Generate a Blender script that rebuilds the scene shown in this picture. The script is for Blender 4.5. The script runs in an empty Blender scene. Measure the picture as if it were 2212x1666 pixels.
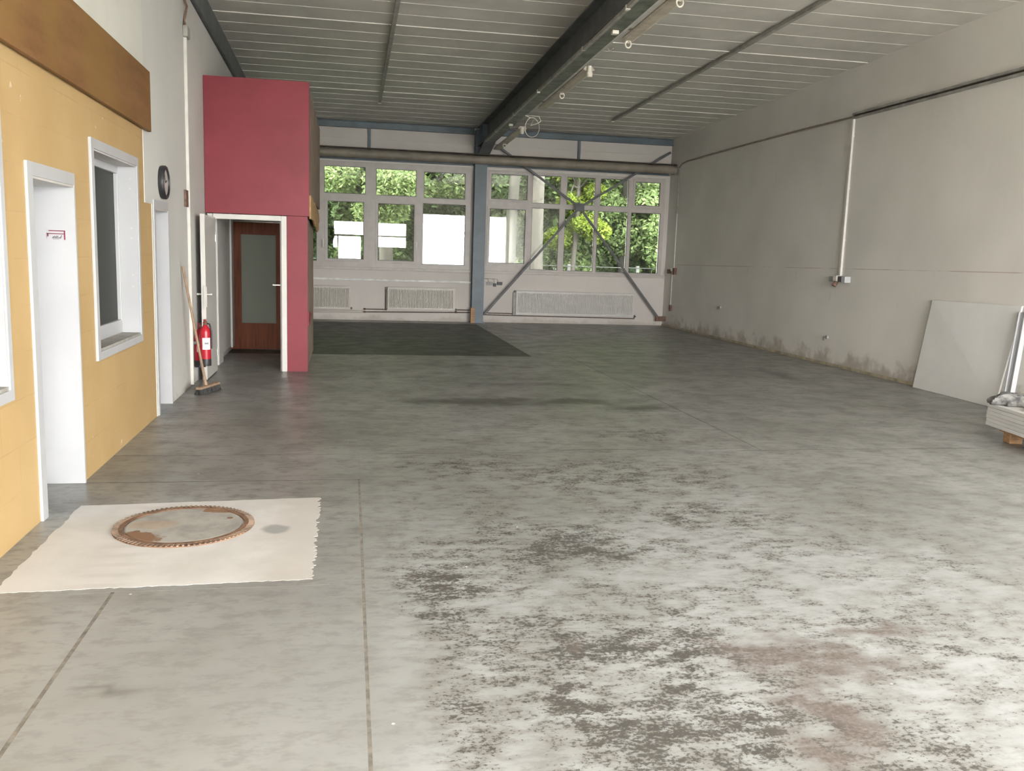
import bpy, bmesh, math, random
import numpy as np
from mathutils import Vector, Matrix

random.seed(7)
rng = np.random.default_rng(11)
scene = bpy.context.scene
COL = scene.collection

# ------------------------------------------------------------------ camera
F_PX, YAW, PITCH, ROLL = 1891.2, 0.18615, 0.146935, 0.0326125
CAM = Vector((0, 0, 1.6))
cy, sy, cp, sp = math.cos(YAW), math.sin(YAW), math.cos(PITCH), math.sin(PITCH)
Fw = Vector((sy * cp, cy * cp, -sp)); Rt = Vector((cy, -sy, 0)); Up = Rt.cross(Fw)
R2 = Rt * math.cos(ROLL) + Up * math.sin(ROLL); U2 = Up * math.cos(ROLL) - Rt * math.sin(ROLL)
cd = bpy.data.cameras.new('camera'); cam = bpy.data.objects.new('camera', cd); COL.objects.link(cam)
cd.sensor_width = 36; cd.lens = 36 * F_PX / 2212; cd.clip_start = 0.05; cd.clip_end = 300
cam.matrix_world = Matrix(((R2.x, U2.x, -Fw.x, CAM.x), (R2.y, U2.y, -Fw.y, CAM.y), (R2.z, U2.z, -Fw.z, CAM.z), (0, 0, 0, 1)))
scene.camera = cam

# ------------------------------------------------------------------ world: bright overcast sky
world = bpy.data.worlds.new('overcast_sky'); scene.world = world; world.use_nodes = True
bg = world.node_tree.nodes['Background']
bg.inputs[0].default_value = (1.0, 0.99, 0.975, 1); bg.inputs[1].default_value = 14.0
scene.view_settings.view_transform = 'Standard'; scene.view_settings.look = 'None'
scene.view_settings.gamma = 1; scene.view_settings.use_curve_mapping = False
scene.view_settings.exposure = 1.46
scene.cycles.adaptive_threshold = 0.1; scene.cycles.use_light_tree = False; scene.cycles.max_bounces = 6; scene.cycles.diffuse_bounces = 3; scene.cycles.glossy_bounces = 3

# openings of the front wall behind the camera (x0,x1,z0,z1): the daylight of the hall
FY = -1.2
FRONT_OPENINGS = [(3.44, 7.55, 0.0, 3.46), (-0.98, 0.72, 2.36, 2.97), (-0.53, 0.52, 0.0, 2.28),
                  (-0.98, -0.58, 1.74, 2.28), (1.29, 2.67, 2.36, 2.95), (1.29, 2.67, 1.82, 2.30)]
for x0, x1, z0, z1 in (FRONT_OPENINGS[0], (-0.98, 2.67, 0.0, 2.97)):
    ld = bpy.data.lights.new('sky_portal', 'AREA'); ld.shape = 'RECTANGLE'; ld.size = x1 - x0; ld.size_y = z1 - z0
    ld.cycles.is_portal = True
    lo = bpy.data.objects.new('sky_portal', ld); COL.objects.link(lo)
    lo.location = ((x0 + x1) / 2, FY - 0.02, (z0 + z1) / 2); lo.rotation_euler = (math.pi / 2, 0, 0)
    lo.rotation_euler = Vector((0, 1, 0)).to_track_quat('-Z', 'Z').to_euler()

# ------------------------------------------------------------------ node helpers
class NT:
    def __init__(s, name):
        s.m = bpy.data.materials.new(name); s.m.use_nodes = True; s.t = s.m.node_tree
        s.t.nodes.clear(); s.out = s.t.nodes.new('ShaderNodeOutputMaterial')
    def n(s, t, **kw):
        nd = s.t.nodes.new(t)
        for k, v in kw.items(): setattr(nd, k, v)
        return nd
    def set(s, sock, v):
        if isinstance(v, bpy.types.NodeSocket): s.t.links.new(v, sock)
        elif v is not None:
            if isinstance(v, (tuple, list)) and len(v) == 3 and sock.type == 'RGBA': v = (*v, 1)
            sock.default_value = v
    def math(s, op, a, b=0.0, c=None, clamp=False):
        nd = s.n('ShaderNodeMath', operation=op, use_clamp=clamp); s.set(nd.inputs[0], a); s.set(nd.inputs[1], b)
        if c is not None: s.set(nd.inputs[2], c)
        return nd.outputs[0]
    def vec(s, op, a, b):
        nd = s.n('ShaderNodeVectorMath', operation=op); s.set(nd.inputs[0], a); s.set(nd.inputs[1], b)
        return nd.outputs['Value'] if op in ('LENGTH', 'DISTANCE', 'DOT_PRODUCT') else nd.outputs[0]
    def pos(s): return s.n('ShaderNodeNewGeometry').outputs['Position']
    def obj(s): return s.n('ShaderNodeTexCoord').outputs['Object']
    def noise(s, v, scale, detail=4, rough=0.5, dist=0.0):
        nd = s.n('ShaderNodeTexNoise'); s.set(nd.inputs['Vector'], v); nd.inputs['Scale'].default_value = scale
        nd.inputs['Detail'].default_value = detail; nd.inputs['Roughness'].default_value = rough; nd.inputs['Distortion'].default_value = dist
        return nd.outputs[0]
    def ramp(s, f, a, b, lo=0.0, hi=1.0, smooth=True):
        nd = s.n('ShaderNodeMapRange', interpolation_type='SMOOTHSTEP' if smooth else 'LINEAR')
        s.set(nd.inputs[0], f); s.set(nd.inputs[1], a); s.set(nd.inputs[2], b); s.set(nd.inputs[3], lo); s.set(nd.inputs[4], hi)
        return nd.outputs[0]
    def mix(s, f, a, b, mode='MIX'):
        nd = s.n('ShaderNodeMix', data_type='RGBA', blend_type=mode); s.set(nd.inputs[0], f); s.set(nd.inputs[6], a); s.set(nd.inputs[7], b)
        return nd.outputs[2]
    def sep(s, v):
        nd = s.n('ShaderNodeSeparateXYZ'); s.set(nd.inputs[0], v); return nd.outputs
    def bump(s, h, strength=0.3, dist=0.01):
        nd = s.n('ShaderNodeBump'); nd.inputs['Strength'].default_value = strength; nd.inputs['Distance'].default_value = dist
        s.set(nd.inputs['Height'], h); return nd.outputs[0]
    def principled(s, color, rough=0.6, metal=0.0, spec=0.5, normal=None, **kw):
        b = s.n('ShaderNodeBsdfPrincipled'); s.set(b.inputs['Base Color'], color); s.set(b.inputs['Roughness'], rough)
        s.set(b.inputs['Metallic'], metal); s.set(b.inputs['Specular IOR Level'], spec)
        if normal is not None: s.set(b.inputs['Normal'], normal)
        for k, v in kw.items(): s.set(b.inputs[k], v)
        s.t.links.new(b.outputs[0], s.out.inputs[0]); return b

def simple(name, col, rough=0.6, metal=0.0, spec=0.5, var=0.12, scale=6.0, bump=0.0, bscale=60.0, world_co=False, dark=None, stretch=None):
    t = NT(name); v = t.pos() if world_co else t.obj()
    if stretch: v = t.vec('MULTIPLY', v, stretch)
    f = t.ramp(t.noise(v, scale, 3, 0.6), 0.3, 0.7)
    d = dark or tuple(c * (1 - 2 * var) for c in col)
    c = t.mix(f, d, tuple(min(1, c * (1 + var * 0.3)) for c in col))
    nm = t.bump(t.noise(v, bscale, 4, 0.6), bump, 0.005) if bump else None
    t.principled(c, rough, metal, spec, nm); return t.m

M = {}
# ---- floor concrete
def floor_material(name, dark_panel=False):
    t = NT(name); P = t.pos(); xyz = t.sep(P); X, Y = xyz[0], xyz[1]
    big = t.noise(P, 0.7, 1, 0.55); mid = t.noise(P, 2.8, 3, 0.62); mid2 = t.noise(t.vec('MULTIPLY', P, (0.8, 1.5, 1.0)), 9, 3, 0.75); fine = t.noise(t.vec('MULTIPLY', P, (1.0, 1.3, 1.0)), 48, 3, 0.75)
    wn = t.n('ShaderNodeTexNoise'); t.set(wn.inputs['Vector'], P); wn.inputs['Scale'].default_value = 4.5; wn.inputs['Detail'].default_value = 2
    warp = wn.outputs[0]
    base = t.mix(t.ramp(big, 0.35, 0.65), (0.245, 0.248, 0.232), (0.31, 0.313, 0.30))
    base = t.mix(t.ramp(mid, 0.42, 0.70, 0, 0.55), base, (0.19, 0.187, 0.167))
    base = t.mix(t.ramp(mid2, 0.46, 0.66, 0, 0.6), base, (0.125, 0.122, 0.107))
    if dark_panel:
        base = t.mix(0.75, base, (0.05, 0.051, 0.041))
        base = t.mix(t.ramp(warp, 0.52, 0.75, 0, 0.5), base, (0.15, 0.15, 0.14))
    # pale worn coating in the bay right of the long joint, close to the doors
    reg = t.math('MULTIPLY', t.ramp(X, 0.05, 0.3), t.ramp(Y, 6.8, 3.4))
    worn = t.math('MULTIPLY', reg, t.ramp(t.math('ADD', t.math('MULTIPLY', big, 0.5), t.math('MULTIPLY', warp, 0.5)), 0.38, 0.60))
    base = t.mix(t.math('MULTIPLY', worn, 0.75), base, (0.425, 0.445, 0.45))
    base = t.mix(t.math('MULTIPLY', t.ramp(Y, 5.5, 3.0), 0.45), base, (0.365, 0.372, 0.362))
    wv = t.n('ShaderNodeVectorMath', operation='MULTIPLY_ADD'); t.t.links.new(wn.outputs[1], wv.inputs[0]); wv.inputs[1].default_value = (0.55, 0.55, 0); t.t.links.new(P, wv.inputs[2])
    PW = t.vec('SUBTRACT', wv.outputs[0], (0.275, 0.275, 0))
    def blot(lst):
        acc = None
        for (x, y, rx, ry, w) in lst:
            nd = t.n('ShaderNodeVectorMath', operation='MULTIPLY_ADD'); t.t.links.new(PW, nd.inputs[0])
            nd.inputs[1].default_value = (1 / rx, 1 / ry, 0); nd.inputs[2].default_value = (-x / rx, -y / ry, 0)
            l = t.vec('LENGTH', nd.outputs[0], (0, 0, 0))
            g = t.math('MULTIPLY_ADD', l, -1.0, 0.55 + w)
            acc = g if acc is None else t.math('MAXIMUM', acc, g)
        return t.ramp(acc, 0.0, 1.1)
    dens = blot([(0.36, 4.15, .30, .5, 1), (0.62, 3.45, .4, .22, .7), (1.05, 3.35, .5, .3, .9), (0.5, 2.75, .3, .3, .7), (0.95, 2.7, .4, .35, .9),
                 (1.35, 3.1, .45, .35, .9), (1.2, 4.6, .6, .45, .8), (0.9, 6.5, .9, .45, .6), (2.0, 6.1, .9, .5, .8),
                 (2.7, 7.6, .9, .45, .6), (1.5, 2.45, .45, .35, .9), (2.3, 5.1, .5, .4, .6), (2.6, 3.1, .6, .12, .6), (3.7, 3.25, .6, .08, .5), (1.9, 8.2, .9, .3, .5)])
    reg2 = t.math('MULTIPLY', t.math('MULTIPLY', t.ramp(X, 0.1, 0.4, 0.1, 1.0), t.ramp(X, 5.5, 2.2, 0.35, 1.0)), t.ramp(Y, 12.0, 3.5, 0.12, 1.0))
    dens = t.math('ADD', t.math('MULTIPLY', dens, 0.45), t.math('MULTIPLY', reg2, t.ramp(mid, 0.32, 0.62, 0.28, 0.85)))
    base = t.mix(t.math('MULTIPLY', dens, t.ramp(mid2, 0.36, 0.62, 0.05, 0.85)), base, (0.19, 0.178, 0.157))
    thr = t.math('SUBTRACT', 0.655, t.math('MULTIPLY', dens, 0.17))
    sm = t.math('ADD', t.math('MULTIPLY', fine, 0.6), t.math('MULTIPLY', mid2, 0.4))
    spots = t.ramp(t.math('SUBTRACT', sm, thr), 0.0, 0.07, 0, 0.85)
    base = t.mix(spots, base, (0.06, 0.056, 0.05))
    # oil-dark smears further back
    sme = blot([(1.55, 9.42, .8, .22, 1.2), (2.45, 9.45, .6, .2, 1.0), (3.1, 9.05, .4, .22, .8), (1.7, 12.6, .9, .3, .3), (2.4, 12.5, .5, .25, .4), (2.3, 10.75, 1.2, .2, .5),
                (6.2, 11.6, .4, 1.3, .25), (4.6, 16.0, 1.0, .8, .2), (-0.9, 3.15, .35, .1, .1), (2.1, 6.95, 1.6, .07, .3)])
    base = t.mix(t.math('MULTIPLY', sme, 0.8), base, (0.075, 0.072, 0.062))
    # brown worn-through areas
    br = blot([(1.72, 3.18, .26, .22, .8), (1.97, 3.08, .26, .18, .8), (1.74, 2.72, .13, .35, .8), (1.55, 2.42, .2, .2, .6), (2.34, 3.35, .25, .1, .7), (3.9, 4.75, .32, .14, .15), (0.95, 3.4, .1, .09, .4)])
    br = t.math('MULTIPLY', br, t.ramp(sm, 0.36, 0.50, 0.5, 1.0))
    base = t.mix(t.math('MULTIPLY', br, 0.85), base, (0.15, 0.122, 0.107))
    # crumbs of white plaster
    vor = t.n('ShaderNodeTexVoronoi'); t.set(vor.inputs['Vector'], P); vor.inputs['Scale'].default_value = 5.5
    crumb = t.math('MULTIPLY', t.math('LESS_THAN', vor.outputs['Distance'], 0.035), t.ramp(mid, 0.52, 0.56))
    base = t.mix(crumb, base, (0.7, 0.7, 0.67))
    rough = t.ramp(mid, 0.3, 0.7, 0.30, 0.46) if not dark_panel else t.ramp(mid, 0.3, 0.7, 0.42, 0.55)
    rough = t.math('ADD', rough, t.math('MULTIPLY', spots, 0.2))
    t.principled(base, rough, 0, 0.12 if dark_panel else 0.42); return t.m
M['floor'] = floor_material('floor_concrete'); M['floor_dark'] = floor_material('floor_concrete_dark', True)
M['joint'] = simple('joint_bed', (0.07, 0.066, 0.058), 0.9, var=0.3, scale=9, world_co=True)
M['filler'] = simple('joint_sand', (0.255, 0.235, 0.20), 0.9, var=0.25, scale=14, world_co=True)

# ---- right / back wall paint with dirt near the floor
def wall_paint(name, col, dirt=0.6, dirt_col=(0.30, 0.25, 0.19), dz=0.28, lines=False):
    t = NT(name); P = t.pos(); xyz = t.sep(P)
    n1 = t.noise(P, 0.7, 2, 0.55); n2 = t.noise(P, 3.0, 4, 0.65); n3 = t.noise(t.vec('MULTIPLY', P, (1, 1, 0.25)), 5.0, 3, 0.6)
    c = t.mix(t.ramp(n1, 0.35, 0.7), col, tuple(k * 0.90 for k in col))
    c = t.mix(t.ramp(n3, 0.55, 0.8, 0, 0.16), c, tuple(k * 0.8 for k in col))
    h = t.math('ADD', xyz[2], t.math('MULTIPLY', t.math('SUBTRACT', n2, 0.5), -dz * 3.2))
    c = t.mix(t.ramp(h, dz, 0.0, 0, dirt), c, dirt_col)
    if lines:   # snapped red chalk line and scuffs
        z = t.math('SUBTRACT', xyz[2], t.math('ADD', 1.66, t.math('MULTIPLY', xyz[1], -0.0072)))
        ln = t.math('MULTIPLY', t.math('LESS_THAN', t.math('ABSOLUTE', z), 0.006), t.ramp(t.noise(P, 1.2, 3), 0.4, 0.55, 0, 0.55))
        c = t.mix(ln, c, (0.42, 0.24, 0.20))
        sc = t.math('MULTIPLY', t.ramp(t.noise(t.vec('MULTIPLY', P, (1, 3.0, 1.0)), 1.6, 4, 0.6), 0.60, 0.74, 0, 0.3), t.ramp(t.math('ABSOLUTE', t.math('SUBTRACT', xyz[2], 1.3)), 0.35, 0.1))
        c = t.mix(sc, c, (0.38, 0.36, 0.32))
    t.principled(c, 0.75, 0, 0.25); return t.m
M['wall_right'] = wall_paint('paint_right', (0.82, 0.79, 0.73), lines=True)
M['wall_back'] = wall_paint('paint_back', (0.70, 0.66, 0.615), dirt=0.35, dz=0.12)
M['wall_left'] = wall_paint('paint_left', (0.66, 0.65, 0.615), dirt=0.25, dz=0.08)
M['wall_cream'] = simple('paint_cream', (0.68, 0.67, 0.61), 0.7, var=0.03, scale=2, world_co=True)
def orange_paint():
    t = NT('paint_orange'); P = t.pos(); xyz = t.sep(P)
    cmb = t.n('ShaderNodeCombineXYZ'); t.set(cmb.inputs[0], xyz[1]); t.set(cmb.inputs[1], xyz[2])
    br = t.n('ShaderNodeTexBrick'); t.set(br.inputs['Vector'], cmb.outputs[0]); br.inputs['Scale'].default_value = 1.0
    br.inputs['Brick Width'].default_value = 0.5; br.inputs['Row Height'].default_value = 0.25; br.inputs['Mortar Size'].default_value = 0.006; br.inputs['Mortar Smooth'].default_value = 0.8
    c = t.mix(t.ramp(t.noise(P, 1.2, 5, 0.6), 0.3, 0.7), (0.47, 0.32, 0.145), (0.52, 0.365, 0.175))
    c = t.mix(t.math('MULTIPLY', br.outputs['Fac'], t.ramp(t.noise(P, 2.0, 3), 0.4, 0.65, 0, 0.35)), c, (0.36, 0.25, 0.12))
    chips = t.math('MULTIPLY', t.ramp(t.noise(P, 9, 5, 0.6), 0.70, 0.74), 0.7)
    c = t.mix(chips, c, (0.72, 0.62, 0.48))
    nm = t.bump(t.math('SUBTRACT', t.noise(P, 30, 5, 0.6), t.math('MULTIPLY', br.outputs['Fac'], 0.8)), 0.2, 0.004)
    t.principled(c, 0.6, 0, 0.35, nm); return t.m
M['orange'] = orange_paint()
M['white'] = simple('white_lacquer', (0.49, 0.498, 0.51), 0.4, var=0.03, scale=2)
M['white_warm'] = simple('door_cream_white', (0.68, 0.665, 0.625), 0.4, var=0.03, scale=2)
M['white_old'] = simple('white_frame', (0.60, 0.575, 0.54), 0.5, var=0.06, scale=4)
M['upvc'] = simple('window_plastic', (0.57, 0.53, 0.49), 0.45, var=0.05, scale=5)
M['ceiling'] = simple('ceiling_sheet', (0.74, 0.71, 0.64), 0.55, var=0.06, scale=1.3, world_co=True)
M['deck'] = simple('roof_deck', (0.25, 0.24, 0.22), 0.8)
M['red'] = simple('red_panel_paint', (0.25, 0.027, 0.041), 0.5, var=0.07, scale=1.5, world_co=True)
M['red_dark'] = simple('red_panel_edge', (0.16, 0.02, 0.03), 0.6)
M['side_brown'] = simple('bare_board_brown', (0.33, 0.25, 0.19), 0.8, var=0.12, scale=3)
M['foam'] = simple('torn_foam', (0.56, 0.36, 0.17), 0.9, var=0.18, scale=14, bump=0.5, bscale=30)
M['beam'] = simple('steel_blue_dark', (0.14, 0.15, 0.155), 0.5, var=0.15, scale=3)
M['beam_green'] = simple('steel_green_grey', (0.19, 0.205, 0.165), 0.5, var=0.25, scale=5)
M['steel'] = simple('steel_blue_grey', (0.135, 0.175, 0.205), 0.45, var=0.12, scale=3)
M['brace'] = simple('steel_brace', (0.14, 0.145, 0.15), 0.5, var=0.15)
M['pipe'] = simple('pipe_brown_grey', (0.30, 0.265, 0.21), 0.5, var=0.12, scale=3)
M['pipe_dark'] = simple('strip_dark_brown', (0.085, 0.065, 0.045), 0.7, var=0.2)
M['copper'] = simple('heating_pipe_brown', (0.16, 0.105, 0.085), 0.5, var=0.2)
M['radiator'] = simple('radiator_enamel', (0.60, 0.56, 0.49), 0.4, var=0.03)
M['radiator_w'] = simple('radiator_enamel_white', (0.64, 0.62, 0.585), 0.4, var=0.03)
M['conduit'] = simple('conduit_white', (0.74, 0.715, 0.66), 0.5, var=0.05)
M['conduit_g'] = simple('conduit_grey', (0.40, 0.385, 0.345), 0.6, var=0.15)
M['fixture'] = simple('fixture_beige', (0.62, 0.55, 0.44), 0.5, var=0.12, scale=8)
M['holder'] = simple('lampholder_white', (0.80, 0.75, 0.66), 0.4, var=0.08)
M['black'] = simple('black_plastic', (0.03, 0.03, 0.032), 0.45)
M['dark_box'] = simple('dark_grey_plastic', (0.12, 0.12, 0.12), 0.5)
M['grey_box'] = simple('grey_plastic', (0.38, 0.37, 0.35), 0.5)
M['rust_box'] = simple('rusty_metal', (0.22, 0.13, 0.09), 0.7, var=0.25, scale=20)
M['ext_red'] = simple('extinguisher_red', (0.50, 0.018, 0.035), 0.25, var=0.03)
M['paper'] = simple('paper_label', (0.82, 0.80, 0.82), 0.6, var=0.03)
M['chrome'] = simple('brushed_metal', (0.62, 0.61, 0.58), 0.3, 0.9, var=0.05)
M['broom_wood'] = simple('broom_stick_wood', (0.42, 0.28, 0.18), 0.6, var=0.2, scale=9, stretch=(6, 6, 1))
M['bristle'] = simple('broom_bristles', (0.05, 0.048, 0.045), 0.8, var=0.3, scale=60)
M['wood_raw'] = simple('raw_wood', (0.55, 0.33, 0.17), 0.7, var=0.2, scale=6, stretch=(1, 8, 8))
M['plaster'] = simple('plasterboard', (0.80, 0.795, 0.78), 0.6, var=0.03, scale=3)
M['board_w'] = simple('white_faced_board', (0.82, 0.815, 0.79), 0.5, var=0.03, scale=1.5)
M['bag'] = simple('dusty_bag', (0.24, 0.235, 0.225), 0.95, spec=0.1, var=0.4, scale=14, dark=(0.07, 0.07, 0.07), bump=0.8, bscale=26)
M['bag_tan'] = simple('paper_sack', (0.55, 0.48, 0.38), 0.8, var=0.12, scale=4)
M['clock_face'] = simple('clock_face', (0.50, 0.47, 0.45), 0.4, var=0.03)
M['mesh_dark'] = simple('dark_fly_screen', (0.055, 0.057, 0.054), 0.7, var=0.1, scale=150)
M['brown_room'] = simple('room_wall', (0.5, 0.48, 0.45), 0.8)
M['trunk_pale'] = simple('bark_pale', (0.034, 0.027, 0.02), 0.85, var=0.25, scale=5, stretch=(1, 1, 0.25), bump=0.6, bscale=14)
M['trunk_dark'] = simple('bark_dark', (0.03, 0.026, 0.02), 0.9, var=0.25, scale=5, stretch=(1, 1, 0.25), bump=0.6, bscale=14)
M['grass'] = simple('grass_bank', (0.04, 0.065, 0.022), 0.9, var=0.3, scale=2.5, world_co=True)
M['yard'] = simple('yard_paving', (0.50, 0.50, 0.48), 0.85, var=0.1, scale=1, world_co=True)
M['post'] = simple('concrete_post', (0.05, 0.049, 0.044), 0.8)
M['wire'] = simple('fence_wire', (0.02, 0.02, 0.019), 0.7, 0.0)

def wood_band():
    t = NT('osb_brown'); P = t.pos()
    n = t.noise(t.vec('MULTIPLY', P, (1, 0.5, 2.5)), 3.0, 7, 0.65); n2 = t.noise(P, 1.1, 3); n3 = t.noise(P, 18, 5, 0.7)
    c = t.mix(t.ramp(n, 0.3, 0.7), (0.175, 0.085, 0.03), (0.25, 0.13, 0.052))
    c = t.mix(t.ramp(n2, 0.42, 0.62, 0, 0.6), c, (0.26, 0.15, 0.045))
    c = t.mix(t.ramp(n3, 0.62, 0.72, 0, 0.5), c, (0.10, 0.05, 0.02))
    t.principled(c, 0.6, 0, 0.35, t.bump(n3, 0.2, 0.004)); return t.m
M['band'] = wood_band()
def brown_door():
    t = NT('brown_veneer'); P = t.obj(); n = t.noise(t.vec('MULTIPLY', P, (9, 9, 0.7)), 3.0, 6, 0.6)
    c = t.mix(t.ramp(n, 0.3, 0.7), (0.17, 0.045, 0.017), (0.28, 0.08, 0.032)); t.principled(c, 0.45, 0, 0.2); return t.m
M['brown'] = brown_door()
def patch_mat():
    t = NT('fresh_screed'); P = t.pos(); xyz = t.sep(P)
    n = t.noise(P, 2.2, 5, 0.6); n2 = t.noise(P, 7, 6, 0.65); n3 = t.noise(P, 30, 5, 0.7)
    c = t.mix(t.ramp(n, 0.35, 0.7), (0.66, 0.65, 0.635), (0.57, 0.56, 0.535))
    # right-hand end trodden greyer, one damp spot, sweep marks
    e = t.math('MULTIPLY', t.ramp(t.math('ADD', xyz[0], t.math('MULTIPLY', n2, 0.35)), -0.40, -0.1), 0.6)
    c = t.mix(e, c, (0.47, 0.44, 0.40))
    d = t.vec('LENGTH', t.vec('MULTIPLY', t.vec('SUBTRACT', P, (-0.41, 5.02, 0)), (1 / 0.09, 1 / 0.1, 0)), (0, 0, 0))
    d = t.math('ADD', d, t.math('MULTIPLY', t.math('SUBTRACT', n2, 0.5), 0.9))
    c = t.mix(t.ramp(d, 1.1, 0.6, 0, 0.75), c, (0.26, 0.265, 0.26))
    w = t.n('ShaderNodeTexWave', wave_type='BANDS', bands_direction='Y'); t.set(w.inputs['Vector'], P); w.inputs['Scale'].default_value = 2.2; w.inputs['Distortion'].default_value = 3.0
    wm = t.math('MULTIPLY', t.ramp(w.outputs['Fac'], 0.55, 0.9, 0, 0.25), t.ramp(t.math('ABSOLUTE', t.math('ADD', xyz[0], 1.15)), 0.2, 0.05))
    c = t.mix(wm, c, (0.45, 0.43, 0.40))
    t.principled(c, 0.85, 0, 0.2, t.bump(t.math('ADD', n2, t.math('MULTIPLY', n3, 0.4)), 0.2, 0.004)); return t.m
M['patch'] = patch_mat()
def cover_mat():
    t = NT('manhole_cover'); P = t.obj(); n = t.noise(P, 5, 6, 0.65); n2 = t.noise(P, 16, 6, 0.7)
    c = t.mix(t.ramp(n, 0.35, 0.68), (0.42, 0.41, 0.375), (0.30, 0.29, 0.265))
    def sp(x, y, rx, ry):
        d = t.vec('LENGTH', t.vec('MULTIPLY', t.vec('SUBTRACT', P, (x, y, 0)), (1 / rx, 1 / ry, 0)), (0, 0, 0))
        return t.ramp(t.math('ADD', d, t.math('MULTIPLY', t.math('SUBTRACT', n, 0.5), 2.2)), 1.1, 0.9)
    r = t.math('MAXIMUM', sp(-0.22, -0.23, 0.12, 0.10), sp(0.17, 0.27, 0.12, 0.05))
    c = t.mix(r, c, (0.24, 0.14, 0.085)); c = t.mix(t.math('MULTIPLY', sp(-0.17, 0.02, 0.13, 0.08), 0.4), c, (0.42, 0.29, 0.18))
    t.principled(c, 0.8, 0, 0.3, t.bump(n2, 0.3, 0.004)); return t.m
M['cover'] = cover_mat()
M['rust'] = simple('rusted_iron', (0.25, 0.145, 0.09), 0.8, var=0.25, scale=9)
M['ring_pale'] = simple('iron_plaster_smeared', (0.36, 0.26, 0.19), 0.85, var=0.3, scale=5)

def glass_mat(name, ior=1.7, tint=(0.93, 0.97, 0.95)):
    t = NT(name); fr = t.n('ShaderNodeFresnel'); fr.inputs[0].default_value = ior
    tr = t.n('ShaderNodeBsdfTransparent'); tr.inputs[0].default_value = (*tint, 1)
    gl = t.n('ShaderNodeBsdfGlossy'); gl.inputs['Roughness'].default_value = 0.0
    mx = t.n('ShaderNodeMixShader'); t.t.links.new(fr.outputs[0], mx.inputs[0]); t.t.links.new(tr.outputs[0], mx.inputs[1]); t.t.links.new(gl.outputs[0], mx.inputs[2])
    t.t.links.new(mx.outputs[0], t.out.inputs[0]); return t.m
M['glass'] = glass_mat('window_glass')
def frosted():
    t = NT('frosted_glass'); P = t.obj()
    tl = t.n('ShaderNodeBsdfTranslucent'); tl.inputs[0].default_value = (0.90, 0.93, 0.86, 1)
    pr = t.n('ShaderNodeBsdfPrincipled'); pr.inputs['Base Color'].default_value = (0.48, 0.50, 0.45, 1); pr.inputs['Roughness'].default_value = 0.5
    nm = t.bump(t.noise(P, 60, 3), 0.3, 0.003); t.t.links.new(nm, pr.inputs['Normal'])
    mx = t.n('ShaderNodeMixShader'); mx.inputs[0].default_value = 0.35
    t.t.links.new(tl.outputs[0], mx.inputs[1]); t.t.links.new(pr.outputs[0], mx.inputs[2]); t.t.links.new(mx.outputs[0], t.out.inputs[0]); return t.m
M['frosted'] = frosted()
def leaf_mat(name, a, b, trans):
    t = NT(name); oi = t.n('ShaderNodeNewGeometry'); r = oi.outputs['Random Per Island']
    c = t.mix(r, a, b)
    df = t.n('ShaderNodeBsdfDiffuse'); t.set(df.inputs[0], c); tl = t.n('ShaderNodeBsdfTranslucent'); t.set(tl.inputs[0], t.mix(0.5, c, trans))
    mx = t.n('ShaderNodeMixShader'); mx.inputs[0].default_value = 0.38
    t.t.links.new(df.outputs[0], mx.inputs[1]); t.t.links.new(tl.outputs[0], mx.inputs[2]); t.t.links.new(mx.outputs[0], t.out.inputs[0]); return t.m
M['leaf_a'] = leaf_mat('leaf_green', (0.075, 0.11, 0.04), (0.16, 0.20, 0.09), (0.19, 0.235, 0.075))
M['leaf_b'] = leaf_mat('leaf_deep_green', (0.055, 0.09, 0.036), (0.125, 0.17, 0.075), (0.15, 0.195, 0.065))
M['leaf_y'] = leaf_mat('leaf_yellow_green', (0.10, 0.14, 0.025), (0.155, 0.19, 0.035), (0.21, 0.25, 0.035))

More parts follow.
